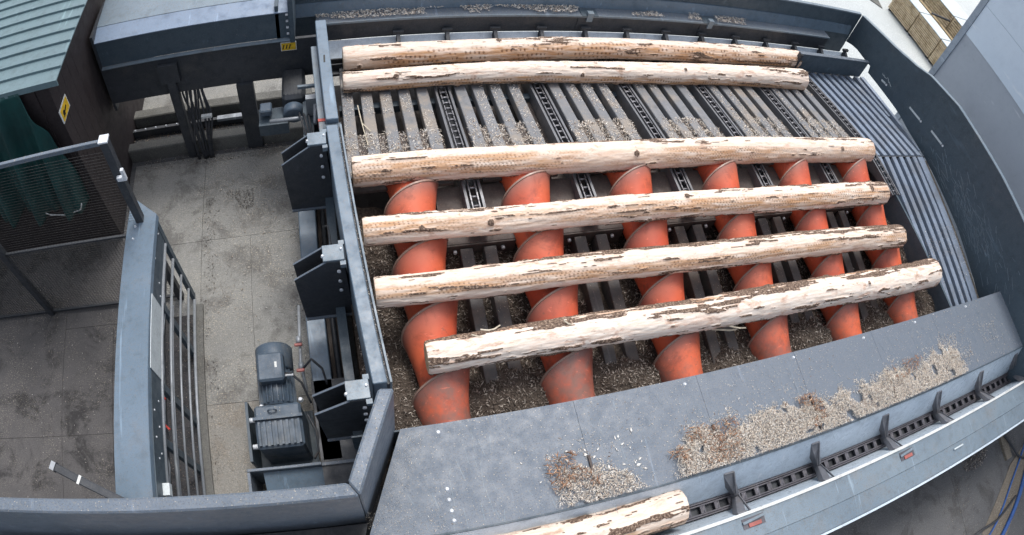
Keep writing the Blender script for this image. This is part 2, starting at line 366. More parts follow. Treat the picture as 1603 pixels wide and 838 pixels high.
# value noise for shaping in numpy
_T = np.random.default_rng(5).random((64, 64, 64))
def vnoise(x, y, z=0.0):
    x, y, z = np.broadcast_arrays(np.asarray(x, float), np.asarray(y, float), np.asarray(z, float))
    i, j, k = np.floor(x).astype(int), np.floor(y).astype(int), np.floor(z).astype(int)
    f, g, h = x - i, y - j, z - k; f = f * f * (3 - 2 * f); g = g * g * (3 - 2 * g); h = h * h * (3 - 2 * h)
    T = lambda a, b, c: _T[a & 63, b & 63, c & 63]
    return ((T(i, j, k) * (1 - f) + T(i + 1, j, k) * f) * (1 - g) + (T(i, j + 1, k) * (1 - f) + T(i + 1, j + 1, k) * f) * g) * (1 - h) + \
           ((T(i, j, k + 1) * (1 - f) + T(i + 1, j, k + 1) * f) * (1 - g) + (T(i, j + 1, k + 1) * (1 - f) + T(i + 1, j + 1, k + 1) * f) * g) * h
def fbm(x, y, z=0.0, o=4):
    s = 0; a = .5; t = 0
    for _ in range(o): s = s + a * vnoise(x, y, z); t += a; a *= .55; x = x * 2.03 + 7; y = y * 2.03 + 3; z = z * 2.03 + 5
    return s / t

deck = lambda y: -.19 * (y - 3.2)                     # infeed deck falls away from the middle
bed = lambda y: -.215 + .139 * (y - 2.0)              # screw axes fall towards the camera

# ================================================================== SETTING
g = MB(); g.box((-70, -60, G - .3), (110, 120, G - .012))
ground = solo('ground', g, 'yard_near', kind='structure')
ORG[ground.name] = tuple(ground.location)
def slab(x0, x1, y0, y1, mat, gap=.0018):
    m = MB(); m.box((x0 + gap, y0 + gap, G - .06), (x1 - gap, y1 - gap, G)); return part('concrete_slab', m, mat, ground)
for (x0, x1, y0, y1, mat) in [(-1.50, -.95, -2, 1.95, 'yard_sandy'), (-.95, -.2, -2, 1.95, 'yard_sandy'), (-1.50, -.95, 1.95, 3.75, 'yard'), (-.95, -.2, 1.95, 3.75, 'yard'),
                              (-2.42, -1.50, 3.75, 4.92, 'yard'), (-1.50, -.2, 3.75, 4.92, 'yard'), (-2.42, -1.50, 2.9, 3.75, 'yard'),
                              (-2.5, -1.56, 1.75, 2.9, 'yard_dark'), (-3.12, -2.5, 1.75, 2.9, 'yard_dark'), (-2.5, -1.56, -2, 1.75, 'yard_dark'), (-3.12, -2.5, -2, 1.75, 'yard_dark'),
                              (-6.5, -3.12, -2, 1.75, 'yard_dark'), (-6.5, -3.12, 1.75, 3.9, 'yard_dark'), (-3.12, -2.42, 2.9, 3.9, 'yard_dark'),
                              (7.35, 40, -.3, 13, 'yard_pale'), (-8, .2, 5.75, 13, 'yard'), (.2, 7.35, 5.75, 13, 'yard_pale'), (7.35, 40, 13, 60, 'yard_pale'), (-8, 7.35, 13, 60, 'yard_pale'),
                              (3.0, 6.6, -4, -.5, 'yard_near'), (6.6, 7.95, -4, -.35, 'yard_near')]:
    slab(x0, x1, y0, y1, mat)
m = MB(); m.box((7.96, -.95, G - .02), (8.12, -.35, G + .05)); solo('concrete_block', m, 'sand', 'short pale concrete kerb block standing beside the trough at the right edge', 'kerb block', bevel=.01)
m = MB(); m.prism([(5.2, -2.6, G), (8.05, -1.05, G), (8.6, -.9, G), (8.7, -1.2, G), (5.9, -2.9, G)], (0, 0, .006)); tag(solo('sand_strip', m, 'sand'), kind='structure')

# kerbs and channel behind the left transfer conveyor
m = MB(); m.box((-2.75, 4.99, G - .05), (-.25, 5.12, G + .20)); solo('near_kerb', m, 'kerb', 'low dirty concrete kerb along the floor under the dark overhead conveyor', 'kerb', bevel=.012)
m = MB(); m.box((-2.75, 5.50, G - .05), (-.2, 5.64, G + .22)); solo('far_kerb', m, 'kerb', 'paler concrete kerb seen through the openings below the overhead conveyor', 'kerb', bevel=.012)
t = thing('floor_roller_chain', 'dark chain conveyor with a row of bright bolt heads between two kerbs', 'conveyor', (-1.6, 5.3, G))
m = MB(); m.box((-2.7, 5.13, G + .0), (-.3, 5.49, G + .05)); part('channel_bed', m, 'black_steel', t)
m = MB(); m.box((-2.7, 5.33, G + .06), (-.3, 5.37, G + .16)); part('side_rail', m, 'black_steel', t)
m = MB(); m.box((-1.35, 5.25, G + .2), (-.62, 5.31, G + .24)); part('cable_tray', m, 'galv', t)
bm_ = mesh_from('bolt', MB().dome((0, 0, 0), .013, .012), (0, 0, 0))
for k in range(15): inst('bolt', bm_, 'bolt', t, (-2.45 + k * .14, 5.35, G + .162))
flakes('wood_chips', rect_pts(2600, -2.7, -.4, 5.13, 5.33, G + .055, 3), .01, .035, 'chips_dull', 'scattered chips lying in the channel under the overhead conveyor')
m = MB(); m.box((-9, 14, G), (9, 14.2, G)) if False else None

# ================================================================== LOGS
def make_log(x0, x1, y, z, ra, rb, seed, label, band=(10, 60), teeth=3, bark=.25, crook=.012, tooth_pitch=.034, bark_side=None, yaw=0.0, ragged=0.0):
    L = x1 - x0; NU, NV = int(L * 185), 92
    u = np.linspace(0, 1, NU + 1)[:, None]; ph = np.linspace(0, 2 * np.pi, NV + 1)[None, :]      # ph = 0 on top, grows towards the camera side
    xs = u * L; R = ra + (rb - ra) * u
    cy = crook * np.sin(u * 5 + seed) + crook * .5 * np.sin(u * 13 + seed * 2); cz = crook * .5 * np.sin(u * 7 + seed * 3)
    cxn = np.cos(ph) * 1.4 + 20; cyn = np.sin(ph) * 1.4 + 20
    n1 = fbm(xs * 1.3 + seed * 9, cxn, cyn, 3); n2 = fbm(xs * 9 + seed, cxn * 6, cyn * 6, 3)
    deg = np.degrees(ph); deg = np.where(deg > 180, deg - 360, deg)
    # bark
    bn = fbm(xs * 2.2 + seed * 5, cxn * 2.2, cyn * 2.2 + seed, 5); bn2 = fbm(xs * 7 + seed * 3, cxn * 5, cyn * 5, 4)
    bk = (bn * .65 + bn2 * .35) + (bark - .5) * .30
    if bark_side is not None: bk = bk + .13 * np.exp(-((deg - bark_side) / 30) ** 2)
    bk = bk + .05 * np.exp(-((deg - 125) / 25) ** 2) + .04 * np.clip((u - .75) * 4, 0, 1)
    barkm = np.clip((bk - .575) / .03, 0, 1)
    # feed roller marks
    mid = (band[0] + band[1]) / 2; hw = (band[1] - band[0]) / 2
    inb = np.clip(1.25 - np.abs(deg - mid - 10 * np.sin(xs * 1.1 + seed)) / hw, 0, 1); inb = np.clip(inb * 3, 0, 1)
    pres = np.clip((vnoise(xs * .9 + seed * 3, 3.3, 1.1) - .25) * 5, 0, 1)
    rows = 2 * hw / max(teeth, 1)
    rr = (deg - band[0] - 10 * np.sin(xs * 1.1 + seed)) / rows + .9 * vnoise(xs * 2.5, seed, 1.5) + .35 * vnoise(xs * 11, seed, 4.5); ri = np.floor(rr)
    tx = xs / tooth_pitch + ri * .5 + .7 * vnoise(xs * 4, ri * 1.7, seed); fx = np.abs((tx - np.floor(tx)) - .5); fy = np.abs((rr - ri) - .5)
    tooth = np.clip(1.4 - ((fx / .24) ** 2 + (fy / .26) ** 2), 0, 1) * inb * pres * (vnoise(xs * 14, ri * 3.1 + deg * .02, seed) > .42)
    stain = np.clip(inb * (.35 + .65 * pres) * np.clip(fbm(xs * 5, cxn * 3, cyn * 3, 4) * 2.6 - .55, 0, 1) + .25 * np.clip((deg - 95) / 25, 0, 1), 0, 1)  # tan along the roller band, plus a weaker tan on the underside
    # knots
    rk = np.random.default_rng(seed); knot = 0 * deg + 0 * xs
    for _ in range(int(L * 2.0)):
        kx, kd = rk.uniform(0, L), rk.uniform(-180, 180); s_ = rk.uniform(.018, .034)
        dd = np.sqrt((xs - kx) ** 2 + ((((deg - kd) + 180) % 360 - 180) * np.pi / 180 * ra) ** 2); knot = knot + np.exp(-(dd / s_) ** 2)
    barkm = np.clip(barkm + (knot > .45) * .75, 0, 1)
    rad = R * (1 + .10 * (n1 - .5)) + .012 * (n2 - .5) + .010 * barkm * (.5 + n2) + .012 * np.clip(knot, 0, 1) - .003 * tooth
    if ragged: rad = rad + ragged * np.clip(fbm(xs * 14, cxn * 9, cyn * 9, 3) - .55, 0, 1) * np.exp(-((deg - 118) / 30) ** 2)
    end = np.minimum(u * L, (1 - u) * L); rad = rad * (1 - .07 * np.clip(1 - end / .03, 0, 1) ** 2)
    ca, sa = math.cos(yaw), math.sin(yaw)
    X = xs - L / 2 + 0 * ph; Y = cy - np.sin(ph) * rad; Z = cz + np.cos(ph) * rad
    V = np.stack([X * ca - Y * sa, X * sa + Y * ca, Z], -1)[:, :NV]
    n = (NU + 1) * NV; V = V.reshape(-1, 3)
    i = np.arange(NU)[:, None]; j = np.arange(NV)[None, :]; jn = (j + 1) % NV
    F = np.stack([i * NV + j + 0 * jn, i * NV + jn, (i + 1) * NV + jn, (i + 1) * NV + j + 0 * jn], -1).reshape(-1, 4)
    me = bpy.data.meshes.new('log'); me.vertices.add(n); me.vertices.foreach_set('co', V.ravel())
    me.loops.add(F.size); me.loops.foreach_set('vertex_index', F.ravel().astype(np.int32)); me.polygons.add(len(F))
    me.polygons.foreach_set('loop_start', np.arange(0, F.size, 4, dtype=np.int32)); me.polygons.foreach_set('loop_total', np.full(len(F), 4, dtype=np.int32))
    me.polygons.foreach_set('use_smooth', np.ones(len(F), dtype=bool))
    me.update()
    uv = me.uv_layers.new(name='UVMap'); uu = np.stack([i / 1.0 * L / NU + 0 * j, 0 * i + j / NV * 2 * np.pi * ra], -1)
    du, dv = L / NU, 2 * np.pi * ra / NV
    UV = np.stack([uu, uu + [0, dv], uu + [du, dv], uu + [du, 0]], 2).reshape(-1, 2) + [seed * 7.3, seed * 1.7]
    uv.data.foreach_set('uv', UV.ravel().astype(np.float32))
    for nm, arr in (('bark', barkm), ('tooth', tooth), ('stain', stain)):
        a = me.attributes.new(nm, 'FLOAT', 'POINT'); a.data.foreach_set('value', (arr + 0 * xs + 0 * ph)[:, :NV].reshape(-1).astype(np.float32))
    root = thing('log', label, 'log', ((x0 + x1) / 2, y, z), 'peeled logs crossing the machine')
    me.materials.append(M['log']); o = link('trunk', me, None, root, ORG[root.name])
    for s_, ring in ((0, list(range(NV))), (1, list(range(NU * NV, NU * NV + NV)))):
        mb = MB(); P = [Vector(V[k]) for k in ring]; c = sum(P, Vector()) / NV; dx = (-1 if s_ == 0 else 1) * .004
        vs = [c + Vector((dx, 0, 0))] + [p * .999 + Vector((dx * .3, 0, 0)) for p in P] + [c + (p - c) * .5 + Vector((dx, .0, 0)) for p in P]
        fs = []
        for k in range(NV):
            k2 = (k + 1) % NV; fs.append((1 + k, 1 + k2, 1 + NV + k2, 1 + NV + k)); fs.append((0, 1 + NV + k, 1 + NV + k2))
        if s_ == 0: fs = [f[::-1] for f in fs]
        mb.add(vs, fs); mo = mesh_from('cut_end', mb, (0, 0, 0)); link('cut_end', mo, 'log_end', root, ORG[root.name])
    return root

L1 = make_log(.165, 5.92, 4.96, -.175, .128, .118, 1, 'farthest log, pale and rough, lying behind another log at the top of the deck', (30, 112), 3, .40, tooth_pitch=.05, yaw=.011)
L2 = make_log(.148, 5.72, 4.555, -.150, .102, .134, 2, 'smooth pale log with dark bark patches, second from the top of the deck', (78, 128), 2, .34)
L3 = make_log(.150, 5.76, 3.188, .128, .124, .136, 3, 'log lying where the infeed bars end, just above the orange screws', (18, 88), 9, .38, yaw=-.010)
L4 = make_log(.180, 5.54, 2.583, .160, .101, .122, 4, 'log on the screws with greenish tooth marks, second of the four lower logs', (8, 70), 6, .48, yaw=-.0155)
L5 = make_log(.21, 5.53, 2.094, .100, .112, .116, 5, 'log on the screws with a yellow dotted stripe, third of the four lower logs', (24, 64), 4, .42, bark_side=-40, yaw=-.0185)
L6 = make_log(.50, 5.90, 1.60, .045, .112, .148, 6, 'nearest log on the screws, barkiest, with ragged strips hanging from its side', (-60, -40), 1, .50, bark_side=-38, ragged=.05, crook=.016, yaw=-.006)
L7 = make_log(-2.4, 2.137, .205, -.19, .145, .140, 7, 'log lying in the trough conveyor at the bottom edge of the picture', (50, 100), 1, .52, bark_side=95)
# torn bark strips on the nearest log
def strips(parent, x0, x1, y, z, n, seed):
    r = random.Random(seed); m = MB()
    for _ in range(n):
        x = r.uniform(x0, x1); L = r.uniform(.08, .42); a = r.gauss(0, .25); w = r.uniform(.006, .02); yy = y + r.uniform(-.03, .02); zz = z + r.uniform(-.05, .03)
        pts = [Vector((x + L * t, yy - .03 * math.sin(t * 3) * r.uniform(.3, 1) + a * L * t * .4, zz - .04 * t * t + .01 * r.random())) for t in (0, .33, .66, 1)]
        for p, q in zip(pts, pts[1:]): m.bar(p, q + (q - p) * .02, w, .004)
    part('bark_strip', m, 'scrap', parent, kind='stuff')
strips(L6, 2.5, 3.7, 1.515, .03, 9, 3); strips(L6, .55, 2.2, 1.70, .16, 4, 5)

# ================================================================== SCREWS
XS = [.614 + .975 * k for k in range(6)]
RS, RB, PITCH = .166, .238, .500
Y0s, Y1s = .95, 3.18
SL = .139
def make_screw(name='screw_conveyor'):
    L = Y1s - Y0s; SEG = 44
    root = thing(name, '', 'screw', (XS[0], Y0s, bed(Y0s)))
    org = Vector(ORG[root.name])
    P = lambda y, a, r: org + Vector((math.sin(a) * r, y, y * SL + math.cos(a) * r))
    yph = 1.512 - Y0s                       # where the blade crosses the top
    prof_ = [(.030, RS), (.15, RS), (.28, RS)] + [(.28 + .69 * k / 9, RS + (RB - RS - .004) * (k / 9) ** 1.35) for k in range(1, 10)] + [(.985, RB - .003), (1.012, RB - .003), (1.028, RS)]
    t0 = -yph / PITCH - .1; t1 = (L - yph) / PITCH + 1.15; N = int((t1 - t0) * SEG)
    vs, wear, fs = [], [], []; K = len(prof_)
    for i in range(N + 1):
        t = t0 + (t1 - t0) * i / N; a = t * 2 * math.pi
        for (v, r) in prof_:
            y = yph + (t - 1 + v) * PITCH; yc_ = min(L, max(0, y)); vs.append(P(yc_, a, r))
            w_ = max(0, (v - .55) / .43) ** 1.5 * (.35 + .9 * float(vnoise(t * 5, v * 3, 2.0))); wear.append(min(1, w_) * .75 if v < 1.02 else .1)
    for i in range(N):
        for k in range(K - 1):
            a_ = i * K + k
            ys = [(Vector(vs[q]) - org).y for q in (a_, a_ + 1, a_ + K + 1, a_ + K)]
            if max(ys) - min(ys) > 1e-5 or .001 < ys[0] < L - .001: fs.append((a_, a_ + 1, a_ + K + 1, a_ + K))
    m = MB(); m.add(vs, fs, True); o = part('shaft', m, 'screw', root)
    a = o.data.attributes.new('wear', 'FLOAT', 'POINT'); a.data.foreach_set('value', np.array(wear, np.float32))
    o.data.set_sharp_from_angle(angle=math.radians(40))
    # worn steel blade edge
    N = int(L / PITCH * SEG); vs = []; fs = []; th = .0075
    for i in range(N + 1):
        y = i / N * L; ang = (y - yph) / PITCH * 2 * math.pi
        for (r_, dy) in ((RB - .012, -th - .001), (RB + .007, -th), (RB + .007, th), (RB - .012, th + .001)): vs.append(P(y + dy, ang, r_))
    for i in range(N):
        for k in range(3): a_ = i * 4 + k; fs.append((a_, a_ + 1, a_ + 5, a_ + 4))
    fs.append((3, 2, 1, 0)); fs.append(tuple(N * 4 + k for k in range(4)))
    m = MB(); m.add(vs, fs, True); o = part('blade_edge', m, 'blade_edge', root); o.data.set_sharp_from_angle(angle=math.radians(35))
    m = MB(); m.cyl(org + Vector((0, L, L * SL)), org + Vector((0, L + .09, (L + .09) * SL)), .05, 16); part('journal', m, 'black_steel', root)
    return root
s0 = make_screw()
SCREW_LAB = ['first orange screw, beside the long blue-grey stop fence at the left', 'second orange screw from the stop fence', 'third orange screw from the stop fence',
             'third orange screw counted from the slatted side deck', 'second orange screw counted from the slatted side deck', 'orange screw directly beside the slatted side deck']
for k in range(6):
    s = s0 if k == 0 else copy_tree(s0)
    s.location = (XS[k], Y0s, bed(Y0s)); s['label'] = SCREW_LAB[k]; s['group'] = 'orange screws under the logs'

# ================================================================== INFEED DECK (upper)
XC = [1.12 + .977 * k for k in range(6)]
D = thing('infeed_deck', 'sloping grey infeed deck of steel bars carrying the two farthest logs', 'log deck', (3.1, 4.1, -.9))
def yz_bar(x, y0, y1, w, h, zf, top=0.0):
    m = MB(); m.hexa([(x - w / 2, y0, zf(y0) + top - h), (x + w / 2, y0, zf(y0) + top - h), (x + w / 2, y1, zf(y1) + top - h), (x - w / 2, y1, zf(y1) + top - h)],
                     [(x - w / 2, y0, zf(y0) + top), (x + w / 2, y0, zf(y0) + top), (x + w / 2, y1, zf(y1) + top), (x - w / 2, y1, zf(y1) + top)]); return m
barx = [.18, .367, .552, .738, .918]
for c in XC[:5]: barx += [c + .18, c + .355, c + .535, c + .725]
for x in barx: part('deck_bar', yz_bar(x, 3.26, 5.02, .112, .10, deck), 'bar', D, bevel=.006)
m = MB(); m.hexa([(.0, 3.2, -.55), (6.1, 3.2, -.55), (6.1, 5.1, -.75), (.0, 5.1, -.75)], [(.0, 3.2, -.5), (6.1, 3.2, -.5), (6.1, 5.1, -.70), (.0, 5.1, -.70)]); part('pan', m, 'brown_plate', D)
for x0, x1 in [(.10, .99)] + [(c + .12, c + .79) for c in XC[:5]]:
    m = MB(); m.hexa([(x0, 3.14, -.075), (x1, 3.14, -.075), (x1, 3.84, deck(3.84) - .075), (x0, 3.84, deck(3.84) - .075)], [(x0, 3.14, -.045), (x1, 3.14, -.045), (x1, 3.84, deck(3.84) - .045), (x0, 3.84, deck(3.84) - .045)])
    part('crossing_plate', m, 'brown_plate', D)
for yy in (4.35,):
    m = MB(); m.box((.1, yy, deck(yy) - .2), (6.1, yy + .07, deck(yy) - .11)); part('cross_beam', m, 'anthracite', D)
for i, c in enumerate(XC[:5]):       # smooth plates beside each chain
    m = MB(); m.hexa([(c + .785, 3.2, -.20), (c + .90, 3.2, -.20), (c + .90, 5.0, -.50), (c + .785, 5.0, -.50)], [(c + .785, 3.2, -.19), (c + .90, 3.2, -.19), (c + .90, 5.0, -.49), (c + .785, 5.0, -.49)]); part('side_sheet', m, 'brown_plate', D)

# chains
def link_mesh():
    m = MB(); p = .092
    for s_ in (-1, 1): m.box((s_ * .030 - .005, -p * .60, -.014), (s_ * .030 + .005, p * .60, .014))
    m.cyl((-.036, 0, .0), (.036, 0, .0), .011, 8)
    return mesh_from('chain_link', m, (0, 0, 0))
LK = link_mesh()
CH_LAB = ['chain lane nearest the stop fence, between the bars', 'second chain lane from the stop fence', 'third chain lane from the stop fence', 'third chain lane counted from the slatted side deck',
          'second chain lane counted from the slatted side deck', 'chain lane running along the edge of the slatted side deck']
for i, c in enumerate(XC):
    t = thing('deck_chain', CH_LAB[i], 'chain', (c, 4, -.6), 'chains of the infeed deck')
    for s_ in (-1, 1):
        m = MB()
        for (ya, yb) in ((2.62, 3.22), (3.22, 5.0)):
            za = 0.0 if ya > 3.2 else -.02
            m.hexa([(c + s_ * .066 - .011, ya, deck(ya) - .16), (c + s_ * .066 + .011, ya, deck(ya) - .16), (c + s_ * .066 + .011, yb, deck(yb) - .16), (c + s_ * .066 - .011, yb, deck(yb) - .16)],
                   [(c + s_ * .066 - .011, ya, min(deck(ya), .0)), (c + s_ * .066 + .011, ya, min(deck(ya), .0)), (c + s_ * .066 + .011, yb, min(deck(yb), .0)), (c + s_ * .066 - .011, yb, min(deck(yb), .0))])
        part('guide_rail', m, 'rail', t)
    m = MB(); m.hexa([(c - .055, 2.64, -.06), (c + .055, 2.64, -.06), (c + .055, 5.0, deck(5) - .10), (c - .055, 5.0, deck(5) - .10)], [(c - .055, 2.64, -.05), (c + .055, 2.64, -.05), (c + .055, 5.0, deck(5) - .09), (c - .055, 5.0, deck(5) - .09)]); part('bed_strip', m, 'black_steel', t)
    a = math.atan(-.19); k = 0
    y = 2.68
    while y < 4.95:
        flatz = y < 3.2
        inst('chain_link', LK, 'chain', t, (c, y, (.0 if flatz else deck(y)) - .012), (0 if flatz else a, 0, 0)); y += .092 * (1 if flatz else math.cos(a))

# ================================================================== SCREW BED (lower)
S = thing('screw_bed', 'dark open bed under the orange screws with support bars and bark litter', 'machine frame', (3.2, 2.1, -.9))
for i, c in enumerate(XC[:5]):
    z0 = lambda y: bed(y) - .03
    for dx in (-.12, .075):
        part('support_bar', yz_bar(c + dx, 1.15, 2.57, .105, .16, z0), 'bed_bar', S, bevel=.005)
    # dark panel round the chain end
    m = MB(); m.hexa([(c - .30, 2.60, -.17), (c + .30, 2.60, -.17), (c + .30, 3.13, -.12), (c - .30, 3.13, -.12)], [(c - .30, 2.60, -.14), (c + .30, 2.60, -.14), (c + .30, 3.13, -.09), (c - .30, 3.13, -.09)]); part('chain_end_plate', m, 'brown_plate', S)
    m = MB(); m.box((c - .30, 2.585, -.55), (c + .30, 2.598, -.145)); part('drop_plate', m, 'brown_plate', S)
    for dx, yy in ((-.13, 2.73), (.12, 2.73)): part('bolt', MB().cyl((c + dx, yy, -.125), (c + dx, yy, -.10), .014, 8), 'bolt', S)
    for dx in (-.21, .19): part('bolt', MB().cyl((c + dx, 2.575, -.20), (c + dx, 2.55, -.20), .015, 8), 'bolt', S)
m = MB(); m.box((.02, .9, -.82), (6.1, 3.15, -.76)); part('floor_pan', m, 'mound_dull', S)
for x in XS + []:
    pass
m = MB()
def litter(u, v):
    x, y = .03 + u * 6.05, 1.0 + v * 2.1
    base = -.70 + .14 * (y - 1.1) + .20 * min(1, max(0, (1.75 - y) / .4)); h = .30 * float(fbm(x * 2.2, y * 2.2, 2.2, 4)) - .08 + .05 * float(fbm(x * 9, y * 9, 1, 3))
    k = min(range(6), key=lambda q: abs(XS[q] - x)); h += .10 * min(1, abs(x - XS[k]) / .45)
    h *= 1.0
    return (x, y, base + h)
m.grid(litter, 200, 70)
o = part('bark_litter_bed', m, 'mound_dull', S, kind='stuff')
r_ = np.random.default_rng(21); n = 70000; X = r_.uniform(.05, 6.05, n); Yv = r_.uniform(1.05, 3.0, n)
hz = -.70 + .20 * np.clip((1.75 - Yv) / .4, 0, 1) + .14 * (Yv - 1.1) + .30 * fbm(X * 2.2, Yv * 2.2, 2.2, 4) - .08 + .05 * fbm(X * 9, Yv * 9, 1, 3)
dk = np.min(np.abs(X[:, None] - np.array(XS)[None]), 1); hz = hz + .10 * np.minimum(1, dk / .45)
keep = (fbm(X * 2, Yv * 2, 9, 3) > .30)
flakes('bark_litter', np.stack([X, Yv, hz + .008], 1)[keep], .014, .065, 'chips_grey', 'bark litter and splinters covering the bottom of the screw bed', seed=5, flat_=.5)
for x in (6.02,):
    m = MB(); m.box((x, 1.1, -.7), (x + .03, 3.2, -.02)); part('side_plate', m, 'anthracite', S)

# chips lying on the deck
P = []
for (x0, x1) in [(.10, .99)] + [(c + .12, c + .79) for c in XC[:5]]:
    P.append(rect_pts(2300, x0, x1, 3.4, 3.84, lambda x, y: -.19 * (y - 3.2) - .04 + .045 * vnoise(x * 14, y * 14), 5, .02))
for x in barx:
    q = rect_pts(420, x - .05, x + .05, 3.3, 4.95, lambda x, y: -.19 * (y - 3.2) + .001, int(x * 1000), .004); q = q[vnoise(q[:, 0] * 3 + 5, q[:, 1] * 4) > .42]; P.append(q)
flakes('wood_chips', np.concatenate(P), .014, .06, 'chips', 'loose chips and splinters caught between the bars of the infeed deck', seed=9)

# ================================================================== SLATTED SIDE DECK
T = thing('slatted_side_deck', 'right hand deck of long parallel steel slats bent over a joint', 'side deck', (6.6, 3.1, -.9))
prof = [(1.0, .139 * (1.0 - 3.19)), (3.18, -.002)], [(3.20, -.002), (4.93, -.19 * (4.93 - 3.2))]
sx = [6.10 + .152 * k for k in range(7)]
for seg in prof:
    for k, x in enumerate(sx):
        (ya, za), (yb, zb) = seg; w = .078 if k < 6 else (.13 if ya < 3 else .08); xo = x if not (k == 6 and ya < 3) else x - .005
        m = MB(); m.hexa([(xo - w / 2, ya, za - .07), (xo + w / 2, ya, za - .07), (xo + w / 2, yb, zb - .07), (xo - w / 2, yb, zb - .07)], [(xo - w / 2, ya, za), (xo + w / 2, ya, za), (xo + w / 2, yb, zb), (xo - w / 2, yb, zb)])
        part('slat', m, 'slat', T, bevel=.006)
    if seg[0][0] > 3:
        m = MB(); m.hexa([(7.09, 3.3, -.09), (7.13, 3.3, -.09), (7.40, 4.93, -.40), (7.32, 4.93, -.40)], [(7.09, 3.3, -.02), (7.13, 3.3, -.02), (7.40, 4.93, -.33), (7.32, 4.93, -.33)]); (part('slat', m, 'slat', T) if k == 6 else None)
        m = MB(); m.hexa([(7.06, 3.3, -.14), (7.125, 3.3, -.14), (7.31, 4.93, -.45), (7.06, 4.93, -.45)], [(7.06, 3.3, -.10), (7.125, 3.3, -.10), (7.31, 4.93, -.41), (7.06, 4.93, -.41)]); (part('slat_bed', m, 'black_steel', T) if k == 6 else None)
        m = MB(); m.hexa([(7.09, 4.0, -.23), (7.14, 4.0, -.23), (7.25, 4.93, -.40), (7.17, 4.93, -.40)], [(7.09, 4.0, -.16), (7.14, 4.0, -.16), (7.25, 4.93, -.332), (7.17, 4.93, -.332)]); (part('slat', m, 'slat', T) if k == 6 else None)
m = MB(); m.box((6.04, 3.183, -.09), (7.13, 3.197, -.012)); part('joint_bar', m, 'black_steel', T)
m = MB(); m.hexa([(6.05, 1.0, -.42), (7.13, 1.0, -.42), (7.13, 3.19, -.12), (6.05, 3.19, -.12)], [(6.05, 1.0, -.40), (7.13, 1.0, -.40), (7.13, 3.19, -.10), (6.05, 3.19, -.10)])
m.hexa([(6.05, 3.19, -.12), (7.13, 3.19, -.12), (7.13, 5.0, -.46), (6.05, 5.0, -.46)], [(6.05, 3.19, -.10), (7.13, 3.19, -.10), (7.13, 5.0, -.44), (6.05, 5.0, -.44)])
part('under_plate', m, 'black_steel', T)
P = rect_pts(1800, 6.1, 7.1, 1.1, 3.1, lambda x, y: .139 * (y - 3.19) + .001, 77, .003); P = P[vnoise(P[:, 0] * 4, P[:, 1] * 3) * (P[:, 1] < 2.2) > .4]
flakes('wood_chips', P, .012, .04, 'chips', 'few pale chips on the lower end of the slatted side deck', seed=4)

# ================================================================== STOP FENCE
def fx(y): return .104 + (3.3 - y) * .059              # right face of the fence
F_ = thing('stop_fence', 'long blue-grey steel stop fence the log ends butt against, lower length', 'fence', (.1, 2.5, -.9))
ya, yb = 1.36, 3.555
def fq(xa0, xa1, z0, z1, y0=ya, y1=yb):
    m = MB(); m.hexa([(fx(y0) + xa0, y0, z0), (fx(y0) + xa1, y0, z0), (fx(y1) + xa1, y1, z0), (fx(y1) + xa0, y1, z0)], [(fx(y0) + xa0, y0, z1), (fx(y0) + xa1, y0, z1), (fx(y1) + xa1, y1, z1), (fx(y1) + xa0, y1, z1)]); return m
part('top_plate', fq(-.125, -.030, -.30, .350), 'slate_clean', F_, bevel=.006)
part('liner', fq(-.012, .002, -.35, .345), 'light_slate', F_)
part('groove', fq(-.030, -.012, -.3, .315), 'black_steel', F_)
P = rect_pts(260, -.03, -.014, ya, yb, .318, 31, .004); P[:, 0] += fx(P[:, 1]); flakes('wood_dust', P, .008, .03, 'chips', 'pale dust and splinters along the groove of the stop fence', seed=8)
F2 = thing('stop_fence', 'short far length of blue-grey stop fence with a slot in its top plate', 'fence', (0, 4.3, -.9))
def fu(xa0, xa1, z0, z1, y0=3.62, y1=4.965):
    f = lambda y: .071 - (y - 3.62) * .05
    m = MB(); m.hexa([(f(y0) + xa0, y0, z0), (f(y0) + xa1, y0, z0), (f(y1) + xa1, y1, z0), (f(y1) + xa0, y1, z0)], [(f(y0) + xa0, y0, z1), (f(y0) + xa1, y0, z1), (f(y1) + xa1, y1, z1), (f(y1) + xa0, y1, z1)]); return m
part('top_plate', fu(-.105, 0, -.30, .35), 'slate_clean', F2, bevel=.006)
part('side_flange', fu(-.165, -.107, .10, .20, 3.60, 4.75), 'light_slate', F2, bevel=.004)
part('red_mark', fu(-.168, -.104, .12, .206, 3.74, 3.77), 'red', F2)
m = MB(); m.box((-.03, 4.33, .335), (-.015, 4.43, .353)); part('slot', m, 'ink', F2)
m = MB(); m.box((-.06, 3.565, -.3), (.09, 3.615, .30)); part('end_block', m, 'anthracite', F2)
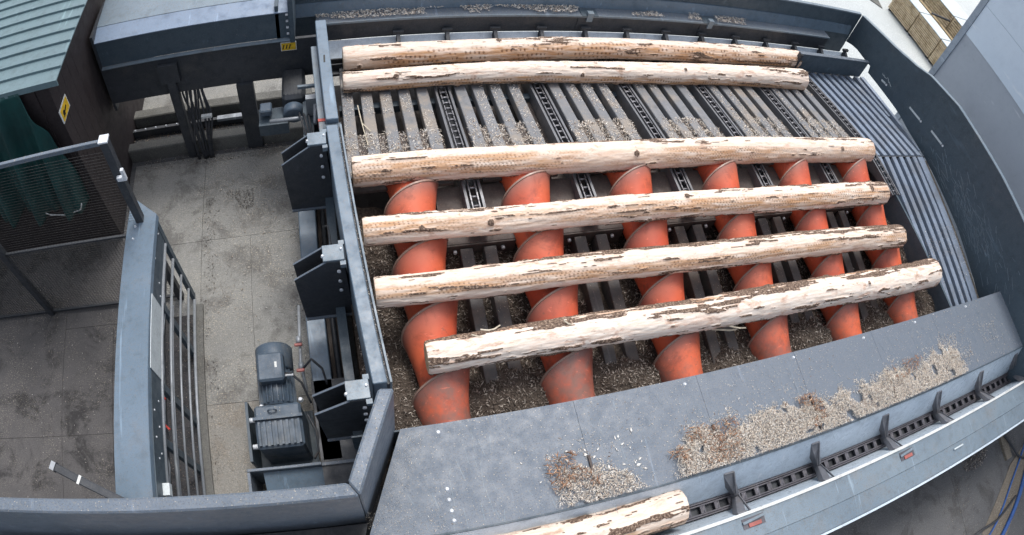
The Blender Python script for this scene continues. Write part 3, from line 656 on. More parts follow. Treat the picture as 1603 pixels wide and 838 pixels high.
# brackets
for k, (y, dx, lab) in enumerate(((3.42, -.03, None), (2.35, .03, None), (1.335, .08, None))):
    b = part('cap', MB().box((-.165 + dx, y - .065, .335), (-.012 + dx, y + .065, .357)), 'light_slate', F_, bevel=.003)
    for yy in (y - .07, y + .06):
        m = MB(); m.prism([(-.15 + dx, yy, .335), (-.02 + dx, yy, .335), (.02 + dx, yy, -.48), (-.375 + dx, yy, -.48), (-.395 + dx, yy, .14)], (0, .012, 0)); g_ = part('gusset', m, 'black_steel', b)
        m = MB(); m.bar((-.15 + dx, yy + .006, .337), (-.397 + dx, yy + .006, .142), .014, .006); part('edge', m, 'slate', b)
    m = MB(); m.box((-.15 + dx, y - .068, -.36), (-.02 + dx, y + .06, .33)); part('box_web', m, 'black_steel', b)
    m = MB(); m.box((-.375 + dx, y - .09, -.495), (.02 + dx, y + .07, -.48)); part('foot_plate', m, 'slate', b)
    [part('bolt', MB().cyl((-.06 + dx, y - .083, z_), (-.06 + dx, y - .097, z_), .014, 8), 'bolt', b) for z_ in (.24, .10, -.04)]; part('bolt', MB().dome((-.165 + dx, y - .02, .345), .014, .02), 'bolt', b); part('bolt', MB().dome((-.03 + dx, y + .02, .357), .012, .014), 'bolt', b)
    part('end_tab', MB().box((-.045 + dx, y - .10, .30), (-.005 + dx, y - .066, .345)), 'light_slate', b); part('end_tab', MB().box((-.045 + dx, y + .066, .30), (-.005 + dx, y + .10, .345)), 'light_slate', b)
# frame below the fence
B = thing('fence_base_frame', 'dark steel beam and plates running along the floor below the stop fence', 'machine frame', (-.2, 2.5, G))
part('long_beam', MB().box((-.385, 1.2, G), (-.215, 3.9, -.92)), 'slate_clean', B, bevel=.008)
part('inner_plate', MB().box((-.21, 1.2, G), (-.10, 3.9, -1.1)), 'brown_plate', B)
part('skirt', MB().box((-.095, 1.2, G), (-.02, 3.9, -.36)), 'anthracite', B)
part('pipe', MB().cyl((-.15, 1.4, -1.05), (-.15, 3.7, -1.05), .025), 'black_steel', B)
m = MB(); m.tube([(-.13, 3.0, -.28), (-.09, 2.95, -.2), (-.075, 2.75, -.18)], .008); part('wire', m, 'rubber', B)

# ================================================================== CASING WALLS NEAR THE CAMERA
W = thing('casing_wall', 'tall slate-blue steel casing wall turning a corner at the lower left', 'casing wall', (-.6, .7, G))
m = MB(); m.hexa([(-6, .615, G), (-.10, .575, G), (-.152, .667, G), (-6, .75, G)], [(-6, .635, .77), (-.092, .585, .77), (-.145, .67, .77), (-6, .735, .77)]); part('wall_panel', m, 'slate', W, bevel=.012)
m = MB(); m.hexa([(-.088, .588, -.3), (.21, 1.15, -.3), (.108, 1.18, -.3), (-.147, .672, -.3)], [(-.088, .588, .77), (.199, 1.172, .77), (.110, 1.183, .77), (-.143, .672, .77)]); part('corner_panel', m, 'slate', W, bevel=.012)
part('lower_panel', MB().box((-.95, .75, G), (-.12, .80, -.9)), 'slate_clean', W)
m = MB(); m.hexa([(-.6, -1.2, G), (-.14, .45, G), (-.088, .575, G), (-6, .61, G)], [(-.6, -1.2, -.32), (-.14, .45, -.32), (-.10, .57, -.32), (-6, .6, -.32)]); part('base_cover', m, 'black_steel', W)

# shelf plate in front of the screws
M['shelf'] = steel('dragged_shelf_steel', (98, 108, 120), (100, 110, 122), dust=(118, 118, 118), dusty=.08, specks=1.4, rough=.5, blotch=.03, grit=.9)
SH = thing('shelf_plate', 'wide dusty slate-blue shelf plate in front of the screws with piles of chips', 'shelf', (3.5, .76, -.9))
xsplit = [None, 1.466, 2.487, 3.50, 4.53, 5.58, 7.9]
for k in range(6):
    x0, x1 = xsplit[k], xsplit[k + 1]
    if x0 is None: lo = [(-.125, .385), (x1 - .0012, .385), (x1 - .0012, 1.137), (.236, 1.137)]
    elif k == 5: lo = [(x0 + .0012, .385), (7.75, .385), (7.65, .72), (7.39, 1.137), (x0 + .0012, 1.137)]
    else: lo = [(x0 + .0012, .385), (x1 - .0012, .385), (x1 - .0012, 1.137), (x0 + .0012, 1.137)]
    m = MB(); m.prism([(a, b, -.012) for a, b in lo], (0, 0, .012)); part('shelf_sheet', m, 'shelf', SH)
m = MB(); m.box((-.1, 1.125, -.34), (7.3, 1.136, -.013)); part('apron', m, 'anthracite', SH)
m = MB(); m.box((-.13, .372, -.03), (7.7, .384, .006)); part('front_lip', m, 'anthracite', SH)
for x in xsplit[1:6]: part('joint_strip', MB().box((x - .008, .40, .0), (x + .008, .72, .022)), 'white_paint' if x > 5.5 else 'brown_plate', SH, 'perforated pale strip' if x > 5.5 else None)
bd = mesh_from('bolt_head', MB().dome((0, 0, 0), .016, .012), (0, 0, 0))
for x, y in [(.485, 1.076), (2.37, 1.085), (3.479, 1.087), (4.4, 1.09), (5.246, 1.094), (.465, .677), (.463, .602), (.464, .526), (.466, .458), (6.3, 1.09)]: inst('bolt_head', bd, 'bolt', SH, (x, y, 0))
hole = mesh_from('hole', MB().dome((0, 0, 0), .010, .001), (0, 0, 0))
for k in range(5): inst('hole', hole, 'ink', SH, (5.58, .44 + k * .06, .0215))
# chip piles on the shelf
def pile(edge, n, seed, label, lmin=.010, lmax=.046, hmax=.045):
    """edge: list of (x, y_top) : pile fills from the lip up to y_top"""
    ex = np.array([e[0] for e in edge]); ey = np.array([e[1] for e in edge])
    r = np.random.default_rng(seed); X = r.uniform(ex[0], ex[-1], n * 3); Y = r.uniform(.39, .95, n * 3)
    top = np.interp(X, ex, ey) + .22 * (fbm(X * 6, Y * 6, seed, 4) - .5)
    s = (top - Y); ok = (r.random(n * 3) < np.where(s > 0, np.clip(.25 + s / .10, 0, 1), .22 * np.exp(s / .05)) * np.clip((X - ex[0]) / .14, .04, 1) * np.clip((ex[-1] - X) / .14, .04, 1)) & (fbm(X * 9, Y * 9, 5, 3) + np.clip(s, -.1, .12) > .40); X, Y, s = X[ok][:n], Y[ok][:n], s[ok][:n]
    Z = np.clip(s, 0, .12) / .12 * hmax * (.4 + fbm(X * 6, Y * 6, 3, 3)) * r.random(len(X)) ** .4
    flakes('chip_pile', np.stack([X, Y, Z + .003], 1), lmin, lmax, 'chips', label, seed=seed + 1, flat_=.45, wr=.19)
pile([(1.13, .40), (1.17, .62), (1.25, .74), (1.42, .76), (1.5, .70), (1.62, .62), (1.75, .50), (1.85, .40)], 4800, 3, 'small patchy heap of pale chips on the left half of the shelf plate')
pile([(2.05, .45), (2.10, .64), (2.25, .70), (2.5, .74), (2.9, .70), (3.3, .72), (3.7, .66), (4.1, .70), (4.5, .72), (4.8, .66), (5.2, .70), (5.5, .76), (5.75, .72), (5.85, .45)], 52000, 4, 'long thick bank of pale wood chips along the front of the shelf plate')
for sd, x0, x1, yb, yt, n_, lab in ((81, 2.05, 2.7, .42, .74, 700, 'reddish brown bark strips at the left end of the long chip bank'), (82, 3.3, 3.6, .45, .74, 420, 'reddish brown bark strips in the middle of the long chip bank'), (83, 1.15, 1.5, .42, .78, 420, 'brown bark strips in the small chip heap'), (84, 4.6, 5.1, .6, .76, 260, 'brown bark strips along the upper edge of the long chip bank')):
    q = rect_pts(n_, x0, x1, yb, yt, .035, sd, .02); q = q[fbm(q[:, 0] * 7, q[:, 1] * 7, sd, 3) > .45]; flakes('bark_strips', q, .03, .09, 'bark_chips', lab, seed=sd, wr=.16)
q = rect_pts(60, .9, 1.9, .5, .85, .003, 91, .003); q = q[:46]; flakes('pale_flakes', q, .03, .06, 'filler_chips', 'large loose white flakes on the left half of the shelf plate', seed=91, wr=.6, flat_=.1)
q = rect_pts(900, 5.5, 6.1, .45, .85, .003, 92, .004); q = q[fbm(q[:, 0] * 5, q[:, 1] * 5, 2, 3) > .48]; flakes('scattered_chips', q, .012, .04, 'chips', 'chips spilling past the right end of the long chip bank', seed=92)
r_ = np.random.default_rng(8); n = 3600; X = r_.uniform(.2, 7.5, n); Y = r_.uniform(.4, 1.12, n); ok = (fbm(X * 1.6, Y * 2, 4, 3) > .5) & (r_.random(n) < .6); P = np.stack([X, Y, 0 * X + .003], 1)[ok]
Q = rect_pts(900, -.1, .42, .40, .60, .002, 5, .003); Q = Q[fbm(Q[:, 0] * 5, Q[:, 1] * 5, 2, 3) > .42]; Q2 = rect_pts(220, 6.35, 6.75, .6, .85, .003, 6, .01); Q3 = np.stack([.02 + r_.uniform(0, .16, 900), r_.uniform(.42, 1.1, 900), np.full(900, .002)], 1); Q3[:, 0] += (Q3[:, 1] - .45) * .5 - .1
flakes('scattered_chips', np.concatenate([P, Q2]), .010, .035, 'chips', 'single pale chips scattered over the shelf plate', seed=12)
m = MB(); rr = random.Random(31)
for k in range(240):
    x = rr.uniform(.2, 7.2); y = rr.uniform(.42, 1.1); m.bar((x, y, .0006), (x + rr.uniform(-.03, .05), y - rr.uniform(.02, .22), .0006), rr.uniform(.0015, .004), .001)
part('drag_scratches', m, 'light_slate', SH, kind='stuff')
flakes('sawdust', np.concatenate([Q, Q3]), .005, .014, 'chips', 'fine sawdust in the left corner of the shelf plate', seed=13)

# ================================================================== OUTFEED TROUGH CONVEYOR (near)
O = thing('trough_conveyor', 'bright steel trough conveyor with chain and pushers crossing the lower right corner', 'conveyor', (3.5, .1, G))
xa, xb = -3.2, 8.6
m = MB(); m.prism([(xa, .370, -.012), (xa, .195, -.40), (xa, .205, -.43), (xa, .383, -.03)], (xb - xa, 0, 0)); part('far_side_plate', m, 'trough', O)
m = MB(); m.box((xa, .05, -.47), (xb, .20, -.44)); part('chain_bed', m, 'black_steel', O)
for y in (.185, .072): m = MB(); m.box((xa, y - .006, -.44), (xb, y + .006, -.385)); part('guide_rail', m, 'dark_chain', O)
m = MB(); m.prism([(xa, .06, -.43), (xa, -.012, -.115), (xa, -.03, -.125), (xa, .03, -.45)], (xb - xa, 0, 0)); part('near_side_plate', m, 'trough', O)
m = MB(); m.box((xa, -.036, -.12), (xb, -.010, -.086)); part('edge_rail', m, 'white_paint', O, 'bright worn edge rail')
m = MB(); m.box((xa, -.24, -.16), (xb, -.037, -.10)); part('deck_plate', m, 'light_slate', O)
m = MB(); m.prism([(xa, -.241, -.104), (xa, -.43, -.13), (xa, -.43, -.30), (xa, -.241, -.30)], (xb - xa, 0, 0)); part('outer_beam', m, 'light_slate', O, bevel=.004)
m = MB(); m.box((xa, -.452, -.32), (xb, -.432, -.115)); part('edge_strip', m, 'trough', O)
lm = MB(); lp = .135
for s_ in (-1, 1): lm.box((-lp * .58, s_ * .038 - .006, -.018), (lp * .58, s_ * .038 + .006, .018))
lm.cyl((-lp / 2 + .02, -.046, 0), (-lp / 2 + .02, .046, 0), .014, 8); lm.box((-lp / 2 - .01, -.03, -.01), (-lp / 2 + .035, .03, .012))
LM = mesh_from('chain_link', lm, (0, 0, 0)); x = 2.2
while x < 8.5: inst('chain_link', LM, 'dark_chain', O, (x, .128, -.405)); x += lp
fm = MB()                                              # pusher: two crossed flat arms on a block
D_ = -.17
fm.hexa([(D_ - .05, .195, .19), (D_ + .04, .195, .19), (.016, .03, -.02), (-.016, .03, -.02)], [(D_ - .05, .205, .285), (D_ + .04, .205, .285), (.022, .02, .04), (-.022, .02, .04)])
fm.hexa([(-.018, .03, -.02), (.018, .03, -.02), (D_ + .06, -.125, .20), (D_ - .02, -.125, .20)], [(-.022, .03, .04), (.022, .03, .04), (D_ + .06, -.135, .275), (D_ - .02, -.135, .275)])
fm.box((-.03, -.05, -.03), (.03, .05, .035)); fm.bar((D_ + .05, .20, .285), (-.02, .0, .05), .010, .014); fm.bar((.0, .03, .05), (D_ + .10, -.14, .275), .012, .014)
fm.box((D_ - .045, .196, .286), (D_ + .045, .212, .298)); fm.box((D_ - .02, -.145, .276), (D_ + .065, -.125, .286))
FM = mesh_from('pusher', fm, (0, 0, 0))
for x in (2.73, 3.64, 4.58, 5.49, 6.40, 7.32, 8.25): inst('pusher', FM, 'pusher_steel', O, (x, .128, -.385))
for x in (2.66, 4.53): 
    b = part('reflector_pocket', MB().box((x - .11, -.145, -.118), (x + .10, -.06, -.096)), 'dark_chain', O)
    part('reflector', MB().box((x - .06, -.14, -.092), (x + .06, -.108, -.087)), 'faded_red', b); part('glass_strip', MB().bar((x - .11, -.095, -.085), (x + .10, -.075, -.085), .022, .008), 'light_slate', b)
part('stray_tag', MB().box((5.25, -.30, -.105), (5.42, -.285, -.09)), 'filler', O)
for x in (1.0, 4.0, 7.3):
    part('leg', MB().box((x, -.40, G), (x + .14, -.3, -.31)), 'anthracite', O); part('leg', MB().box((x, .2, G), (x + .14, .3, -.48)), 'anthracite', O)
P = rect_pts(900, .5, 8.4, -.42, -.05, -.098, 44, .002); P[:, 2] = np.where(P[:, 1] < -.24, -.128 + (P[:, 1] + .43) * .137, P[:, 2]); P = P[fbm(P[:, 0] * 3, P[:, 1] * 3, 5, 3) > .5]
flakes('wood_dust', P, .006, .02, 'chips_dull', 'thin dust along the outer beam of the trough conveyor', seed=15)

# ================================================================== FAR TROUGH CONVEYOR
Fa = thing('far_trough_conveyor', 'dark trough conveyor with pushers along the far side of the machine', 'conveyor', (3.5, 5.1, -.9))
xa, xb = .02, 7.12
m = MB(); m.box((.02, 5.28, -.18), (6.62, 5.305, .045)); part('ledge_face', m, 'black_steel', Fa)
m = MB(); m.box((-.10, 5.273, .045), (6.62, 5.42, .052)); part('ledge', m, 'slate', Fa)
m = MB(); m.box((-.1, 5.262, .035), (6.62, 5.2725, .06)); part('ledge_lip', m, 'light_slate', Fa)
m = MB(); m.prism([(xa, 5.27, -.19), (xa, 5.10, -.30), (xa, 5.10, -.33), (xa, 5.27, -.22)], (xb - xa, 0, 0)); part('far_side_plate', m, 'trough', Fa)
m = MB(); m.box((xa, 4.93, -.40), (xb, 5.10, -.37)); part('chain_bed', m, 'black_steel', Fa)
for y in (5.085, 5.0): m = MB(); m.box((xa, y - .008, -.37), (xb, y + .008, -.29)); part('guide_rail', m, 'black_steel', Fa)
pm = MB(); pm.hexa([(-.02, -.08, -.02), (.02, -.08, -.02), (.02, .20, .0), (-.02, .20, .0)], [(-.02, -.08, .03), (.02, -.08, .03), (.02, .20, .17), (-.02, .20, .17)]); pm.box((-.055, .17, .15), (.055, .205, .185))
PM = mesh_from('pusher', pm, (0, 0, 0))
for k in range(13): inst('pusher', PM, 'black_steel', Fa, (.76 + k * .523, 5.04, -.27))
x = 5.9; CL2 = mesh_from('chain_link', MB().box((-.05, -.04, -.012), (-.035, .04, .012)).box((-.05, -.045, -.012), (.05, -.035, .012)).box((-.05, .035, -.012), (.05, .045, .012)), (0, 0, 0))
while x < 7.1: inst('chain_link', CL2, 'dark_chain', Fa, (x, 5.04, -.285)); x += .1
part('front_beam', MB().box((5.86, 4.89, -.31), (7.24, 4.93, 0)), 'anthracite', Fa, bevel=.006)
part('front_beam_lip', MB().box((5.82, 4.886, .001), (7.24, 4.94, .012)), 'slate', Fa)
part('beam_end', MB().box((5.82, 4.87, -.33), (5.857, 4.94, -.001)), 'black_steel', Fa)
m = MB(); m.prism([(-.42, 5.42, .054), (-.42, 5.44, .054), (-.42, 5.475, .20), (-.42, 5.455, .20)], (7.56, 0, 0)); part('sloping_plate', m, 'slate_clean', Fa)
for x in (2.88, 4.50):
    b = part('ledge_bracket', MB().box((x - .035, 5.25, -.02), (x + .035, 5.31, .10)), 'light_slate', Fa); part('notch_plate', MB().box((x - .13, 5.27, -.16), (x + .13, 5.279, .03)), 'black_steel', b)
    part('notch_sheet', MB().box((x - .10, 5.255, .0525), (x + .10, 5.40, .062)), 'anthracite', b)
P = rect_pts(5200, -.1, 5.15, 5.30, 5.43, .055, 51, .012); P[:, 2] += .03 * fbm(P[:, 0] * 4, P[:, 1] * 8, 1, 3); P = P[(fbm(P[:, 0] * 2.5, P[:, 1] * 4, 7, 3) > .44)]; P = P[(np.abs(P[:, 0] - 2.88) > .12) & (np.abs(P[:, 0] - 4.5) > .12)]
flakes('wood_chips', P, .015, .065, 'chips', 'line of bark and chips lying on the ledge of the far trough', seed=16)
P = rect_pts(500, 5.8, 7.1, 4.9, 5.25, -.30, 52, .03); flakes('bark_litter', P, .015, .06, 'chips_grey', 'bark litter inside the right end of the far trough', seed=17)

# far and right casing walls
Wf = thing('far_casing_wall', 'dark anthracite steel wall closing the far side of the machine', 'casing wall', (3.5, 5.5, G))
m = MB(); m.hexa([(-.45, 5.46, -.34), (7.24, 5.46, -.34), (7.24, 5.475, -.34), (-.45, 5.475, -.34)], [(-.45, 5.478, .43), (7.24, 5.478, .43), (7.24, 5.49, .43), (-.45, 5.49, .43)]); part('wall_panel', m, 'anthracite', Wf)
part('rim', MB().box((-.45, 5.465, .431), (7.21, 5.515, .455)), 'light_slate', Wf)
part('end_post', MB().box((-.49, 5.0, -.3), (-.455, 5.5, .55)), 'anthracite', Wf)
Wr = thing('side_casing_wall', 'high dark blue-black steel side wall right of the slatted deck, with slotted holes', 'casing wall', (7.2, 3.2, G))
rim = [(5.472, .424), (4.70, .541), (4.23, .648), (3.948, .748), (3.35, .841), (2.26, .837), (1.6, .80), (-.1, .80)]
XW = 7.25
m = MB(); poly = [(XW, y, z) for y, z in rim] + [(XW, y, z) for y, z in ((-.1, G), (1.1, -.45), (1.27, -.362), (2.145, -.186), (2.888, -.114), (3.213, -.095), (3.70, -.095), (3.972, -.074), (4.141, -.079), (4.449, -.099), (4.817, -.126), (4.852, -.024), (5.02, -.035), (5.217, -.041), (5.35, -.071), (5.472, -.12))]
m.prism(poly, (.02, 0, 0)); part('wall_panel', m, 'anthracite', Wr)
m = MB()
for (ya, za), (yb, zb) in zip(rim, rim[1:]): m.bar((XW + .03, ya, za + .006), (XW + .03, yb + (-.004 if yb > 0 else 0), zb + .006), .07, .012)
part('rim', m, 'light_slate', Wr)
for (y0, z0, y1, z1) in ((4.55, .007, 4.46, .025), (3.912, .151, 3.662, .18), (3.421, .247, 3.175, .275)):
    m = MB(); m.bar((XW - .003, y0, z0), (XW - .003, y1, z1), .006, .028); s_ = part('slot', m, 'filler', Wr); m = MB(); m.cyl((XW - .004, y1 - .03, z1 + .005), (XW - .014, y1 - .03, z1 + .005), .016, 8); part('bolt', m, 'bolt', s_)
rr = random.Random(4); m = MB()
for k in range(7):                                   # chalk scribble on the wall
    y = 4.60 - k * .035; m.bar((XW - .0015, y, .10 + rr.uniform(-.02, .02)), (XW - .0015, y - .04, .10 + rr.uniform(-.03, .03)), .002, .006)
part('chalk_scribble', m, 'filler', Wr)
m = MB()
for k in range(220):
    y = rr.gauss(2.2, .5); z = rr.gauss(.10, .13); m.bar((XW - .001, y, z), (XW - .001, y - rr.uniform(.03, .2), z - rr.uniform(-.02, .09)), .002, rr.uniform(.002, .006))
part('scratches', m, 'light_slate', Wr, kind='stuff')
m = MB(); m.hexa([(7.136, 1.0, -.40), (7.235, 1.0, -.40), (7.235, 3.17, -.10), (7.136, 3.17, -.10)], [(7.136, 1.0, -.385), (7.235, 1.0, -.385), (7.235, 3.17, -.085), (7.136, 3.17, -.085)]); part('edge_plate', m, 'sand', T)
P = rect_pts(300, 6.9, 7.15, 1.1, 3.0, -.2, 3, .01); P[:, 2] = .139 * (P[:, 1] - 3.19) + .002
flakes('sawdust', P[vnoise(P[:, 0] * 5, P[:, 1] * 4) > .4], .006, .02, 'chips_dull', 'sawdust along the foot of the side wall', seed=19)

# ================================================================== LEFT: TRANSFER CONVEYOR CASING
Cc = thing('overhead_conveyor_casing', 'long dark covered conveyor with a blue-grey sloping lid at the upper left', 'conveyor', (-1.3, 5.2, G))
xl, xr = -2.40, -.36
part('front_flange', MB().box((xl, 4.955, .125), (xr, 5.0, .142)), 'light_slate', Cc, bevel=.003)
m = MB(); m.box((xl, 4.985, -.39), (xr + .30, 5.02, .124)); part('front_panel', m, 'black_steel', Cc)
m = MB(); m.prism([(xl, 5.0, .143), (xl, 5.0, .46), (xl, 5.02, .46), (xl, 5.02, .143)], (xr - xl, 0, 0)); part('upper_panel', m, 'anthracite', Cc)
m = MB(); m.prism([(xl, 4.99, .463), (xl, 5.18, .515), (xl, 5.18, .53), (xl, 4.985, .478)], (xr - xl, 0, 0)); part('lid_front', m, 'lid', Cc)
m = MB(); m.prism([(xl, 5.182, .52), (xl, 5.62, .56), (xl, 5.62, .575), (xl, 5.182, .535)], (xr - xl, 0, 0)); part('lid_top', m, 'light_slate', Cc)
part('end_plate', MB().box((xr + .002, 4.96, .10), (xr + .05, 5.7, .64)), 'anthracite', Cc)
be = mesh_from('bolt', MB().box((-.012, -.012, 0), (.012, .012, .012)), (0, 0, 0))
for k in range(9): inst('bolt', be, 'bolt', Cc, (xr - .015, 4.98 + .075 * k if k > 3 else 4.984, (.20 + .08 * k) if k <= 3 else .49 + (k - 4) * .027))
part('left_end', MB().box((xl - .03, 4.99, -.5), (xl - .001, 5.6, .56)), 'black_steel', Cc)
part('back_panel', MB().box((xl, 5.62, -.1), (xr, 5.66, .60)), 'black_steel', Cc)
sg = part('sign_frame', MB().box((-.46, 4.972, -.01), (-.30, 4.984, .10)), 'white_paint', Cc); part('sign_face', MB().box((-.452, 4.968, .0), (-.308, 4.9715, .092)), 'yellow', sg)
for k in range(3):
    m = MB(); m.bar((-.44 + k * .032, 4.966, .02), (-.425 + k * .032, 4.966, .075), .003, .01); part('sign_print', m, 'ink', sg)
# column + cables
col = thing('steel_column', 'dark steel column under the overhead conveyor with a bundle of hoses', 'column', (-1.63, 5.0, G))
part('post', MB().box((-1.72, 4.93, G), (-1.62, 5.03, -.20)), 'black_steel', col, bevel=.006)
part('head_plate', MB().box((-1.78, 4.93, -.20), (-1.56, 4.982, .05)), 'black_steel', col)
rr = random.Random(9)
for k in range(13):
    x0 = -1.57 + .017 * k; xe = -1.585 + .016 * k + rr.uniform(-.02, .02)
    pts = [(x0 + rr.uniform(-.02, .02), 5.10, -.10), (x0 + rr.uniform(-.05, .04), 5.02, -.45), (x0 + rr.uniform(-.05, .05), 4.98, -.80), (xe, 4.93 + rr.uniform(-.03, .03), -1.12), (xe + rr.uniform(-.03, .03), 4.88, G + .01)]
    P2 = []
    for i in range(len(pts) - 1):
        for s_ in range(4): tt = s_ / 4; P2.append(Vector(pts[i]).lerp(Vector(pts[i + 1]), tt))
    P2.append(Vector(pts[-1])); Q_ = [P2[0]] + [(P2[i - 1] + P2[i] * 2 + P2[i + 1]) / 4 for i in range(1, len(P2) - 1)] + [P2[-1]]
    part('hose', MB().tube(Q_, rr.uniform(.009, .014), 6), 'rubber', col)
part('post', MB().box((-.98, 4.95, G), (-.80, 5.03, -.39)), 'black_steel', col)
part('hose_clamp', MB().box((-1.42, 4.86, -.72), (-1.30, 4.90, -.69)), 'white_paint', col)

# drive unit beside the far end of the stop fence
U = thing('hoist_gearmotor', 'dark gear motor mounted upright between the overhead casing and the stop fence', 'motor', (-.4, 4.6, -.9))
part('motor_body', MB().box((-.475, 4.56, -.53), (-.235, 5.0, -.27)), 'black_steel', U, bevel=.035); part('fan_cover', MB().cyl((-.362, 4.44, -.425), (-.3605, 4.548, -.421), .108, 24), 'motor', U, bevel=.01)
[part('cooling_rib', MB().box((-.45 + k * .035, 4.60, -.269), (-.442 + k * .035, 4.95, -.262)), 'black_steel', U) for k in range(6)]
part('gearbox', MB().box((-.25, 4.35, -.62), (-.10, 4.62, -.35)), 'motor', U, bevel=.02); part('terminal_box', MB().box((-.70, 4.45, -.40), (-.58, 4.58, -.32)), 'motor', U, bevel=.012)
part('torque_arm', MB().box((-.72, 4.38, -.60), (-.42, 4.60, -.45)), 'anthracite', U); part('shaft', MB().cyl((-.6, 4.36, -.38), (-.15, 4.36, -.38), .02), 'galv', U); part('frame', MB().box((-.26, 3.8, G), (-.16, 4.5, -.3)), 'anthracite', U)
for k in range(3): part('hose', MB().tube([(-.30 + k * .04, 4.4, -.35), (-.28 + k * .04, 4.2, -.2), (-.20 + k * .02, 3.95, -.35), (-.17, 3.8, -.7)], .01, 6), 'rubber', U)
part('bracket', MB().box((-.22, 4.28, -.28), (-.10, 4.34, -.05)), 'galv', U); part('bracket', MB().box((-.30, 4.52, -.14), (-.08, 4.55, -.11)), 'light_slate', U)
part('sensor', MB().cyl((-.14, 4.05, -.15), (-.13, 4.25, -.1), .018, 10), 'galv', U)
part('roller_track', MB().box((-.95, 5.04, -1.0), (-.2, 5.12, -.96)), 'anthracite', U)
# ================================================================== LEFT: CABIN with roof, sign, tarp
Cb = thing('cabin', 'dark brown clad cabin with a pale teal sheet roof in the top left corner', 'cabin', (-3.5, 4.6, G))
m = MB(); m.box((-6.5, 3.94, G), (-2.48, 8, .99)); part('wall_block', m, 'cabin', Cb)
for k in range(18):
    m = MB(); x = -2.62 - k * .16; m.box((x - .157, 3.925, G + .02), (x, 3.939, .95)); part('cladding_board', m, 'cabin', Cb)
for k in range(5):
    y = 3.93 + k * .16; m = MB(); m.box((-2.479, y, G + .02), (-2.466, y + .157, .95)); part('cladding_board', m, 'cabin', Cb)
for k in range(20):
    y0 = 3.90 + k * .172; m = MB(); m.box((-6.6, y0, 1.0), (-2.335, y0 + .169, 1.013)); sh = part('roof_sheet', m, 'roof', Cb)
    m = MB(); m.box((-6.6, y0 + .150, 1.014), (-2.335, y0 + .164, 1.036)); part('seam', m, 'roof', sh)
part('eave_trim', MB().box((-6.6, 3.885, .955), (-2.33, 3.899, 1.02)), 'roof', Cb)
sg = thing('warning_sign', 'yellow warning sign with white border on the brown cabin wall', 'sign', (-2.46, 4.03, .5))
part('backing', MB().box((-2.461, 3.915, .475), (-2.452, 4.145, .625)), 'white_paint', sg); part('face', MB().box((-2.4515, 3.93, .485), (-2.449, 4.13, .615)), 'yellow', sg)
m = MB(); m.cyl((-2.4485, 3.985, .55), (-2.4475, 3.985, .55), .026, 12); m.bar((-2.448, 4.0, .54), (-2.448, 4.07, .56), .002, .02); m.bar((-2.448, 3.96, .52), (-2.448, 4.01, .52), .002, .012); part('print', m, 'ink', sg)
tp = MB()
def tarpf(u, v):          # hung over the front wall
    zt = .98 - 1.56 * v; xr_ = -2.76 + .17 * min(1, v * 3) - .02 * math.sin(v * 7)
    x = -5.2 + u * (xr_ + 5.2)
    f = .03 + .05 * v; y = 3.90 - f - .07 * math.sin(x * 16 + v * 2) * (.4 + v) - .045 * math.sin(x * 37 + v * 6) * (.2 + v)
    return (x, y, zt + .03 * math.sin(x * 5) * v - .04 * (v > .97))
tp.grid(tarpf, 160, 40); o = solo('tarpaulin', tp, 'tarp', 'dark green tarpaulin hanging over the front of the brown cabin', 'tarpaulin'); sd = o.modifiers.new('thick', 'SOLIDIFY'); sd.thickness = .006
m = MB(); m.tube([(-3.15, 3.80, -.545), (-3.05, 3.78, -.60), (-2.85, 3.77, -.63), (-2.66, 3.77, -.58), (-2.62, 3.78, -.50)], .008, 6); solo('tarp_rope', m, 'white_paint', 'pale rope loop hanging below the green tarpaulin', 'rope')

# mesh safety fence
Mf = thing('mesh_fence', 'black wire mesh safety fence standing in front of the brown cabin', 'fence', (-2.8, 3.11, G))
part('top_rail', MB().bar((-5.2, 3.11, .905), (-1.72, 3.11, .985), .03, .045), 'slate', Mf, bevel=.003)
part('mid_rail', MB().box((-5.2, 3.105, -.225), (-1.75, 3.125, -.20)), 'black_steel', Mf)
part('bottom_rail', MB().box((-5.2, 3.10, G + .03), (-1.75, 3.13, G + .06)), 'black_steel', Mf)
for (x, xt) in ((-3.32, -3.32), (-1.72, -1.70)):
    p_ = part('post', MB().hexa([(x - .035, 3.08, G), (x + .035, 3.08, G), (x + .035, 3.15, G), (x - .035, 3.15, G)], [(xt - .035, 3.08, 1.0 if x > -2 else .93), (xt + .035, 3.08, 1.0 if x > -2 else .93), (xt + .035, 3.15, 1.0 if x > -2 else .93), (xt - .035, 3.15, 1.0 if x > -2 else .93)]), 'black_steel', Mf, bevel=.004)
    part('cap', MB().box((xt - .04, 3.075, .94 if x < -2 else 1.001), (xt + .04, 3.155, .955 if x < -2 else 1.016)), 'bolt' if x > -2 else 'slate', p_)
part('latch', MB().box((-1.70, 3.04, .60), (-1.62, 3.07, .64)), 'bolt', Mf); part('latch', MB().box((-1.645, 3.04, .64), (-1.62, 3.07, .72)), 'bolt', Mf)
wm = MB(); x = -4.6
while x < -1.76: wm.box((x - .0009, 3.113, G + .06), (x + .0009, 3.1166, -.225)); wm.box((x - .0005, 3.113, -.20), (x + .0005, 3.1146, .93)); x += .034
z = G + .06
while z < .90: w_ = .0009 if z < -.21 else .0005; wm.box((-4.6, 3.1167, z - w_), (-1.76, 3.1203 - (.0015 if w_ < .0009 else 0), z + w_)); z += .034
part('wire_mesh', wm, 'mesh_wire', Mf, kind='stuff')
m = MB(); m.tube([(-3.62, 3.0, -.1), (-3.50, 3.02, -.14), (-3.38, 3.04, -.06)], .022, 8); solo('orange_strap', m, 'orange', 'small orange strap hooked on the mesh fence at the left edge', 'strap')
